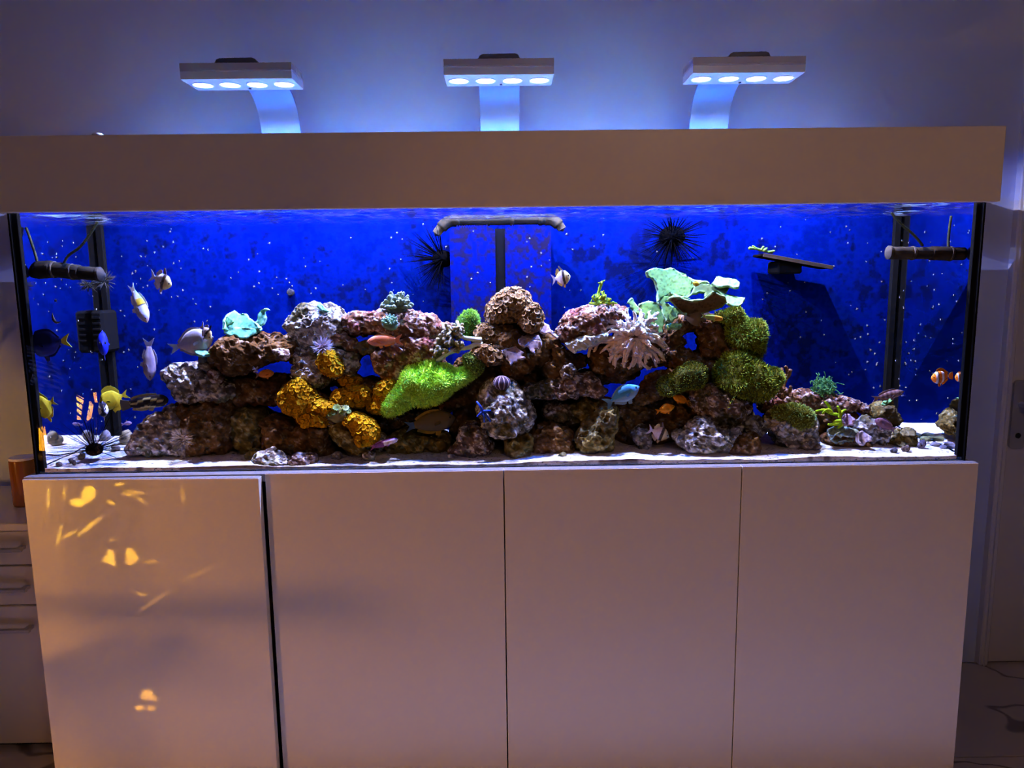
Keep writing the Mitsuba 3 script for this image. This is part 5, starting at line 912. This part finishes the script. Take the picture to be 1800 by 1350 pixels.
    if spike: d0, dx, dh, c = spike; addfin('first_dorsal_fin', [(d0 - .05, zt(d0) - .03), (d0 + dx, zt(d0) + dh), (d0 + dx + .05, zt(d0) + dh * .8), (d0 + .09, zt(d0 + .09) - .03)], c)
    if pect:
        addfin('pelvic_fin', [(.30, zb(.30) + .02), (.36, zb(.30) - ratio * .24), (.44, zb(.36) - ratio * .16), (.42, zb(.42) + .02)], fc)
        for sd in (-1, 1):
            m, cc = fin([(.28, -.02), (.33, -.06), (.40, -.075), (.41, -.04), (.37, -.01), (.31, .0)], th * .6, 0.7 * np.asarray(colour(.42, 0.0)) + 0.1 * np.asarray(fc)); R = trimesh.transformations.rotation_matrix(sd * 0.22, [0, 0, 1], [.27, 0, 0])
            m.apply_transform(R); m.apply_translation([0, sd * np.interp(.27, s, ww) * .95, 0]); put('pectoral_fin', moved(m, M), 'mat_vc', t, smooth=False, color=np.clip(cc, 0, 1))
    if eye:
        for sd in (-1, 1):
            e = trimesh.creation.icosphere(2, max(.014, ratio * .055)); x = .095; e.apply_transform(np.diag([1, .6, 1, 1])); e.apply_translation([x, sd * np.interp(x, s, ww) * .86, np.interp(x, s, zc) + np.interp(x, s, hh) * .28]); put('eye', moved(e, M), eyecol, t, smooth=True)
    return t
flat = lambda c: (lambda s, v: c)
def pyjama(s, v):
    if s < .34: return (.62, .50, .20)
    if s < .52: return (.035, .025, .02)
    return (.60, .52, .52)
def clown(s, v):
    if .22 < s < .36 or .55 < s < .70 or s > .93: return (.80, .78, .80)
    return (.02, .012, .01) if (.20 < s < .38 or .53 < s < .72) else (.80, .20, .012)
NAVY = lambda s, v: (.005, .007, .05) if (v > -.15 and .2 < s < .92) or v > .6 else (.022, .034, .27)
fish('blue_tang', 'dark blue tang with a yellow tail by the left end of the tank', (50, 608), (124, 598), .60, NAVY, .016, 0, 'tang', .22, tailcol=(.60, .50, .03), tailh=.55, fincol=(.012, .014, .10), dorsal=(.18, .72, .05), anal=(.40, .72, .05))
fish('blue_tang', 'small bright blue tang seen nearly head on in front of the black pump block', (180, 606), (186, 598), .9, flat((.010, .018, .34)), .19, .07, 'tang', .42, tailcol=(.60, .52, .05), tailh=.5, fincol=(.02, .03, .40), dorsal=(.18, .7, .05), anal=(.4, .7, .05), length=.062)
fish('diving_fish', 'white and pale blue fish with a yellow patch diving head down near the left', (259, 567), (229, 499), .30, lambda s, v: (.60, .42, .03) if .55 < s < .74 and v > -.2 else (.015, .015, .02) if .50 < s < .55 and v > 0 else (.52, .38, .30) if s < .12 else (.44, .48, .66), .07, .02, 'slim', .6, up=(1, .4), tailcol=(.62, .66, .78), tailh=.5, dorsal=(.3, .7, .04), anal=(.5, .7, .04))
fish('pyjama_cardinalfish', 'cardinalfish with a yellow face and dark band high at the left of the tank', (302, 502), (263, 484), .62, pyjama, .08, .01, tailcol=(.44, .40, .46), fincol=(.42, .36, .38), spike=(.36, .10, .22, (.10, .08, .08)), dorsal=(.52, .72, .20))
fish('slender_fish', 'slender pale lilac fish hanging head down left of the reef', (264, 669), (261, 594), .30, lambda s, v: (.20, .17, .22) if v > .2 else (.36, .32, .36), .09, .01, 'slim', .55, up=(1, 0), tailcol=(.22, .22, .30), tailh=.9, dorsal=(.35, .7, .05), anal=(.5, .7, .05))
fish('pale_surgeonfish', 'large pale grey surgeonfish behind the banded cardinalfish left of the mint cup coral', (375, 592), (297, 614), .52, lambda s, v: (.34, .34, .42) if v > -.3 else (.46, .42, .44), .10, .01, 'oval', .35, tailcol=(.30, .46, .66), tailh=.45, fincol=(.30, .30, .36), dorsal=(.2, .74, .05), anal=(.42, .74, .05))
fish('pyjama_cardinalfish', 'cardinalfish in front of the pale surgeonfish, its dark band and fins raised', (371, 596), (353, 570), .62, pyjama, .055, .015, tailcol=(.40, .36, .38), fincol=(.40, .36, .34), spike=(.36, .04, .24, (.02, .02, .02)), dorsal=(.52, .72, .18))
fish('yellow_tang', 'yellow tang cut off by the left corner seal', (60, 722), (98, 704), 1.0, flat((.62, .50, .025)), .014, .004, 'tang', .22, tailcol=(.60, .48, .03), tailh=.4, dorsal=(.2, .72, .16), anal=(.4, .72, .12))
fish('yellow_tang', 'yellow tang behind the black and white fish at the lower left', (174, 710), (226, 692), .62, flat((.62, .50, .025)), .12, .01, 'tang', .3, tailcol=(.60, .48, .03), tailh=.5, dorsal=(.2, .72, .18), anal=(.4, .72, .16))
fish('black_white_fish', 'small black and white fish facing the front glass before the yellow tang', (181, 721), (183, 716), .62, lambda s, v: (.62, .64, .72) if s < .30 and abs(v) < .8 and s > .06 else (.012, .012, .02), .075, .06, 'oval', .62, tailcol=(.03, .03, .04), fincol=(.50, .52, .60), dorsal=(.2, .7, .03), anal=None, length=.055)
def striped(s, v):
    b = math.sin(v * 5.2 + 1.2 * math.sin(s * 9)); return (.60, .52, .22) if b > .72 and s > .05 else (.012, .010, .012)
fish('striped_fish', 'black fish with yellow and white lines at the left shoulder of the reef', (296, 702), (212, 713), .27, striped, .075, .0, 'long', .5, tailcol=(.10, .09, .06), tailh=.9, fincol=(.30, .26, .12), dorsal=(.2, .74, .05), anal=(.42, .74, .05), tailshape='fan')
fish('orange_fish', 'small orange fish in the blue gap under the left plate rock', (482, 655), (448, 660), .40, flat((.62, .20, .025)), .10, .0, 'slim', .5, tailcol=(.20, .09, .03), tailh=.8, fincol=(.40, .14, .03), dorsal=(.2, .74, .04), anal=(.42, .74, .04))
fish('anthias', 'pink orange anthias swimming left below the long red ledge', (645, 600), (708, 597), .30, lambda s, v: (.66, .20, .07) if v > -.3 else (.60, .22, .16), .075, .0, 'slim', .55, tailcol=(.60, .20, .10), tailh=1.1, fincol=(.66, .24, .06), dorsal=(.2, .74, .04), anal=(.45, .74, .05))
fish('dartfish', 'slim white dartfish with a purple rear above the sand', (700, 772), (649, 787), .18, lambda s, v: (.16, .05, .16) if s > .62 or v > .75 else (.66, .58, .64), .045, .0, 'long', .7, tailcol=(.20, .06, .18), tailh=1.2, fincol=(.22, .08, .24), dorsal=(.25, .76, .03), anal=(.45, .76, .03))
fish('brown_surgeonfish', 'large brown surgeonfish with yellow fin edges under the neon green carpet', (800, 734), (711, 751), .40, lambda s, v: (.080, .055, .022) if v > -.2 else (.07, .056, .03), .09, .0, 'slim', .4, tailcol=(.06, .09, .12), tailh=.55, fincol=(.17, .10, .015), dorsal=(.25, .74, .05), anal=(.42, .74, .06))
fish('pyjama_cardinalfish', 'cardinalfish with a yellow face beside the right edge of the overflow box', (1003, 485), (969, 492), .72, pyjama, .09, .012, tailcol=(.46, .44, .54), fincol=(.50, .32, .08), spike=(.36, .14, .26, (.16, .15, .12)), dorsal=(.52, .72, .26))
fish('blue_chromis', 'pale blue chromis with a forked tail below the beige leather coral', (1124, 679), (1062, 712), .42, lambda s, v: (.06, .26, .50) if v > -.1 else (.20, .34, .50), .055, .0, 'oval', .45, tailcol=(.12, .30, .50), tailh=.85, fincol=(.20, .34, .48), dorsal=(.25, .72, .04), anal=(.45, .72, .07))
fish('orange_damselfish', 'bright orange damselfish in front of the cave rock', (1186, 714), (1152, 724), .42, flat((.72, .24, .008)), .06, .0, 'oval', .5, tailcol=(.62, .20, .01), tailh=.7, dorsal=(.25, .74, .06), anal=(.45, .74, .08))
fish('orange_damselfish', 'second orange damselfish, facing left, up and right of the bright one', (1183, 697), (1212, 708), .38, flat((.72, .24, .008)), .11, .0, 'slim', .5, tailcol=(.62, .20, .01), tailh=.7, dorsal=(.25, .74, .05), anal=(.45, .74, .05))
fish('pyjama_cardinalfish', 'cardinalfish low above the sand in front of the cave rock', (1176, 768), (1138, 754), .62, pyjama, .09, .01, tailcol=(.46, .42, .48), fincol=(.42, .32, .14), spike=(.36, .10, .22, (.10, .08, .08)), dorsal=(.52, .72, .2))
fish('yellow_wrasse', 'small green and orange fish close under the large cup coral', (1271, 561), (1232, 555), .24, lambda s, v: (.50, .24, .02) if s < .5 else (.26, .36, .06), .055, .0, 'long', .5, tailcol=(.26, .34, .08), tailh=.8, dorsal=(.25, .74, .03), anal=(.45, .74, .03))
fish('yellow_fish', 'tiny yellow fish peeping out between the lobes of the large cup coral', (1230, 500), (1214, 497), .50, flat((.66, .46, .03)), .085, .0, 'oval', .5, tailcol=(.5, .35, .03), dorsal=(.25, .74, .05), anal=(.45, .74, .05))
fish('clownfish', 'orange and white clownfish near the right end of the tank', (1636, 665), (1675, 660), .56, clown, .04, .005, 'oval', .5, tailcol=(.70, .20, .02), tailh=.6, fincol=(.70, .18, .01), tailshape='fan', dorsal=(.22, .74, .13), anal=(.48, .74, .12))
fish('clownfish', 'second clownfish, half hidden by the right corner seal', (1678, 664), (1700, 661), .78, clown, .016, .0, 'oval', .5, tailcol=(.70, .20, .02), tailh=.6, fincol=(.70, .18, .01), tailshape='fan', dorsal=(.22, .74, .10), anal=(.48, .74, .08), pect=False)
fish('striped_brown_fish', 'slim brown fish with dark bars over the olive rock at the right', (1589, 688), (1532, 702), .24, lambda s, v: (.10, .055, .045) if math.sin(s * 40) > .3 else (.22, .14, .12), .10, .0, 'slim', .5, tailcol=(.18, .12, .11), tailh=.9, dorsal=(.22, .74, .06), anal=(.48, .74, .05))
fish('mauve_fish', 'dull mauve fish low among the right hand side rocks', (1538, 737), (1575, 757), .36, lambda s, v: (.17, .085, .11), .075, .0, 'slim', .5, tailcol=(.18, .12, .16), tailh=.8, dorsal=(.22, .74, .05), anal=(.48, .74, .05))
fish('lilac_fish', 'tiny lilac fish far behind at the lower left', (232, 743), (213, 746), .35, flat((.20, .14, .24)), .26, .0, 'slim', .5, tailcol=(.2, .15, .25), dorsal=None, anal=None, pect=False)
# ------------------------------------------------------------------ urchins, starfish, snails
def urchin(name, label, px, py, y, r, spine, n, col, tip, seed, lo=-0.2, rad=1.0, away=None, cat_='sea urchin'):
    t = thing(name, label, cat_); s = mm(y); c = at(px, py, y); rs = np.random.default_rng(seed)
    b = trimesh.creation.icosphere(3, r * s); b.vertices = b.vertices * [1, 1, .82] + c; b.vertices += b.vertex_normals * (0.12 * r * s * (meshkit.noise(b.vertices * 300, seed) - .5))[:, None]; put('body', b, 'mat_spine', t, smooth=True, color=vcol(b, col, seed, .3, 200))
    d = rs.normal(size=(n * 4, 3)); d /= np.linalg.norm(d, axis=1, keepdims=True); a = np.array([0, 0, 1.0]) if away is None else np.asarray(away, float) / np.linalg.norm(away); d = d[d @ a > lo][:n]
    L = spine * s * rs.uniform(.55, 1.1, len(d)); L = np.where(d[:, 1] < 0, np.minimum(L, (y - 0.006) / np.maximum(-d[:, 1], 1e-3)), np.minimum(L, (TD - 0.004 - y) / np.maximum(d[:, 1], 1e-3)))
    L = np.minimum(L, (0.9965 - np.abs(c[0])) / np.maximum(np.sign(c[0]) * d[:, 0], 1e-3)); L = np.minimum(L, (1.288 - c[2]) / np.maximum(d[:, 2], 1e-3)); q0 = c + d * r * s * .7; L = np.where(d[:, 1] < 0, np.minimum(L, (q0[:, 1] - 0.004) / np.maximum(-d[:, 1], 1e-3)), np.minimum(L, np.maximum(TD - 0.002 - q0[:, 1], .001) / np.maximum(d[:, 1], 1e-3)))
    sp = spikes(q0, d, L, rad * 0.0009, 4); k = 9; cc = np.zeros((len(sp.vertices), 3))
    for j in range(k): w = 0 if j < 4 else .5 if j < 8 else 1; cc[j::k] = np.asarray(col) * (1 - w) + np.asarray(tip) * w
    stuff(put('spines', sp, 'mat_spine', t, smooth=False, color=cc)); return t
BK = (.0012, .0012, .0014)
urchin('black_sea_urchin', 'black long spined sea urchin sitting on the sand at the front left', 166, 790, .060, 14, 96, 95, (.002, .0015, .001), (.0015, .0015, .002), 1, -.2, 0.62)
urchin('black_sea_urchin', 'black long spined sea urchin high on the back pane above the large cup coral', 1181, 416, .285, 22, 58, 130, BK, (.0014, .0014, .002), 2, -.1, 1.05, (0, -1, -.2))
urchin('black_sea_urchin', 'black long spined sea urchin on the left side of the overflow box', 778, 455, .268, 18, 58, 100, BK, (.0014, .0014, .002), 3, .1, 1.05, (-1, -.3, 0))
urchin('pale_sea_urchin', 'small urchin with pale blue white spines above the small yellow polyp clump', 567, 611, .066, 9, 17, 130, (.12, .08, .10), (.52, .50, .58), 4, -.1, .9, (0, -.6, 1))
urchin('brown_sea_urchin', 'brown fine spined urchin on the brown hollow rock', 322, 772, .046, 9, 20, 130, (.10, .06, .035), (.26, .18, .11), 5, -.1, .7, (0, -1, .4))
urchin('dark_sea_urchin', 'dark fuzzy urchin under the nozzle of the left flow pump', 184, 494, .14, 6, 17, 110, (.02, .02, .016), (.07, .07, .06), 6, -1, .8)
urchin('dark_sea_urchin', 'dark fuzzy urchin hanging below the barrel of the left flow pump', 155, 501, .13, 6, 15, 90, (.02, .02, .016), (.06, .06, .05), 7, -1, .8)
t = thing('striped_sea_urchin', 'round slate purple urchin with pale ribs on top of the grey round rock', 'sea urchin'); c = at(882, 673, .048); R_ = 14.5 * mm(.048); V = trimesh.creation.uv_sphere(1.0, count=[40, 80]); v = V.vertices; ph = np.arctan2(v[:, 1], v[:, 0]); rib = np.cos(ph * 10)
rr = 1 + .06 * np.abs(rib) * np.hypot(v[:, 0], v[:, 1]); V.vertices = v * rr[:, None] * [R_, R_, R_ * .88] + c; put('shell', V, 'mat_vc', t, smooth=True, color=np.where((rib > .55)[:, None], (.22, .17, .17), (.04, .026, .034)))
t = thing('blue_starfish', 'small blue starfish clinging to the grey round rock', 'starfish')
for tip in ((838, 706), (839, 732), (864, 722), (862, 741), (851, 742)): put('arm', tube(smooth_path([at(848, 724, .036), at((848 + tip[0]) / 2 + 1, (724 + tip[1]) / 2 - 1, .030), at(*tip, .036)], 8), np.linspace(3.0, 1.6, 8) * mm(.035), 10), 'mat_vc_wet', t, smooth=True, color=np.tile((.02, .06, .36), (8 * 10 + 2, 1)))
def star_mesh(seed):
    rs = np.random.default_rng(seed); n = 5; out = []
    for k in range(2 * n): a = k * math.pi / n + .2; r = (1.0 * rs.uniform(.7, 1.15)) if k % 2 == 0 else .34; out.append((r * math.cos(a), r * math.sin(a), 0))
    V = np.array([(0, 0, .30)] + [(x * .99, y * .99, .12 if i % 2 else .06) for i, (x, y, z) in enumerate(out)] + out); F = []
    for k in range(2 * n): p, q = 1 + k, 1 + (k + 1) % (2 * n); F += [[0, p, q], [p, p + 2 * n, q + 2 * n], [p, q + 2 * n, q]]
    return trimesh.Trimesh(V, np.array(F), process=False)
STAR = [copied('star', mikit.ply(star_mesh(k), plain(c, .6))) for k, c in enumerate(((.20, .19, .13), (.14, .13, .10), (.26, .25, .19)))]
rs = np.random.default_rng(20); TOPX = [230, 290, 380, 400, 470, 510, 600, 780, 860, 905, 945, 985, 1050, 1140, 1300, 1340, 1370, 1430, 1520, 1600]; TOPY = [760, 640, 600, 545, 545, 530, 520, 545, 520, 500, 520, 590, 490, 465, 480, 540, 640, 660, 690, 740]
made = 0
while made < 150:
    x, yy = rs.uniform(205, 1560), 385 + 370 * rs.uniform(0, 1) ** .75
    if yy > np.interp(x, TOPX, TOPY) - 8: continue
    inbox = 792 < x < 969; yd = (OY - .0003) if inbox else TD - .0003
    if inbox and (yy > 520 or yy < 405 or rs.uniform() < .3): continue
    if not inbox and 760 < x < 1000 and yy < 408: continue
    a = rs.uniform(0, 6.28); ca, sa = math.cos(a), math.sin(a); R = np.stack([[1, 0, 0], [0, 0, 1], [0, -1, 0]], 1) @ np.array([[ca, -sa, 0], [sa, ca, 0], [0, 0, 1]])
    k = put_copy('tiny_starfish', STAR[rs.integers(3)], mat(R, at(x, yy, yd), rs.uniform(1.6, 3.0) * mm(yd))); made += 1
    tag(k, 'tiny white starfish on the face of the overflow box' if inbox else 'tiny white starfish stuck on the blue back pane', 'starfish', 'tiny starfish on the overflow box' if inbox else 'tiny starfish on the back pane')
for sd, n in ((-1, 34), (1, 40)):
    for _ in range(n):
        yd = rs.uniform(.02, .30); z = rs.uniform(.80, 1.25); a = rs.uniform(0, 6.28); ca, sa = math.cos(a), math.sin(a)
        R = np.stack([[0, 1, 0], [0, 0, sd], [-sd, 0, 0]], 1).astype(float); R = np.stack([[0, 1.0, 0], np.cross([-sd, 0, 0], [0, 1.0, 0]), [-sd, 0, 0]], 1) @ np.array([[ca, -sa, 0], [sa, ca, 0], [0, 0, 1]])
        k = put_copy('tiny_starfish', STAR[rs.integers(3)], mat(R, [sd * .9985, yd, z], rs.uniform(.0022, .0038)))
        tag(k, f'tiny white starfish on the {"left" if sd < 0 else "right"} end pane', 'starfish', f'tiny starfish on the {"left" if sd < 0 else "right"} end pane')
def shell(label, px, py, y, r, col, seed, stretch=1.0, name='snail_shell', cat_='shell'):
    """A coiled shell: a spiral of growing whorls, lying on the sand."""
    s = mm(y) * r; t = np.linspace(0, 3.2 * 2 * math.pi, 60); g = np.exp(0.14 * (t - t[-1])); p = np.stack([g * .52 * np.cos(t), g * .52 * np.sin(t), -(1 - g) * .75 * stretch], 1)
    m = tube(p, g * .50, 12); R = frame([0.3 * math.cos(seed * 2.4), -.8, -.25 + .5 * math.sin(seed)]); m.vertices = m.vertices @ R.T * s; c = at(px, py, y); zs = float(sand_z(c[0], y)); m.vertices += [c[0], max(y, .02), 0]; m.vertices[:, 2] += zs - m.vertices[:, 2].min() - .1 * s
    m.vertices[:, 1] = np.clip(m.vertices[:, 1], .004, TD - .003)
    n = spread(meshkit.fbm(m.vertices * 220, 2, seed))[:, None]; return tag(put(name, m, 'mat_vc', smooth=True, color=np.clip(np.asarray(col) * (.45 + 1.1 * n), 0, 1)), label, cat_)
shell('big mottled brown green shell near the left foot of the reef', 216, 765, .20, 18, (.26, .22, .12), 2)
shell('grey stone like shell on the sand left of the big mottled shell', 182, 768, .23, 14, (.20, .20, .22), 3, .6)
shell('small brown shell just right of the black urchin', 200, 778, .14, 12, (.16, .13, .10), 4)
shell('small dark shell at the front left corner of the sand', 103, 824, .02, 8, (.08, .07, .075), 5)
shell('small grey shell between the front left corner and the black urchin', 124, 820, .04, 8, (.11, .10, .11), 6)
shell('tiny dark shell beside the small grey shell', 130, 825, .03, 6, (.07, .065, .07), 7)
shell('dark shell close left of the black urchin', 142, 808, .07, 9, (.08, .075, .08), 8)
shell('dark cone snail standing on the sand in front of the grey side rock', 1434, 796, .05, 10, (.10, .085, .08), 10, 1.5)
shell('small dark round shell on the sand, leftmost of three at the right front', 1570, 798, .035, 8, (.05, .048, .055), 11)
shell('brown flattened shell on the sand, middle of three at the right front', 1590, 797, .04, 10, (.10, .07, .05), 12, .5)
shell('dark violet shell on the sand, rightmost of three at the right front', 1619, 793, .055, 11, (.075, .065, .08), 13, .6)
for k, (x, y_, d, r, lb) in enumerate(((1610, 764, .16, 9, 'dark green pebble at the right back of the sand'), (1592, 770, .15, 7, 'small grey pebble left of the dark green pebble'), (1626, 779, .12, 8, 'olive pebble in the middle of the right sand'), (1644, 790, .08, 7, 'grey pebble near the right corner seal'), (1658, 795, .06, 6, 'small grey pebble nearest the right corner seal'), (1624, 774, .14, 6, 'tiny olive pebble by the rock at the right end pane'))):
    s = mm(d) * r; b = trimesh.creation.icosphere(3, s); b.vertices *= [1.2, 1, .62]; b.vertices += b.vertex_normals * (.35 * s * (meshkit.fbm(b.vertices / s + k * 7, 2, k) - .5))[:, None]; c = at(x, y_, d); b.vertices += [c[0], d, float(sand_z(c[0], d)) + .32 * s]
    tag(put('pebble', b, 'mat_vc', smooth=True, color=vcol(b, ((.07, .085, .06), (.13, .13, .14), (.15, .16, .07), (.15, .14, .15), (.13, .12, .13), (.12, .13, .06))[k], k, .4, 160)), lb, 'pebble')
t_ = tube(smooth_path([at(92, 550, .012), at(94, 560, .012), at(100, 567, .012), at(107, 565, .012)], 12), np.array([.6, 1.0, 1.5, 2, 2.3, 2.6, 2.6, 2.4, 2.0, 1.5, 1.0, .6]) * mm(.01), 10)
tag(put('black_hook', t_, 'mat_black', smooth=True), 'small black crescent hook above the dark blue tang at the left', 'hook')
R = np.stack([[1, 0, 0], [0, 0, 1], [0, -1, 0]], 1).astype(float)
tag(put('black_starfish', moved(star_mesh(9), mat(R, at(98, 528, .0035), 4.5 * mm(.0))), 'mat_black'), 'small black starfish above the black hook at the left end', 'starfish')
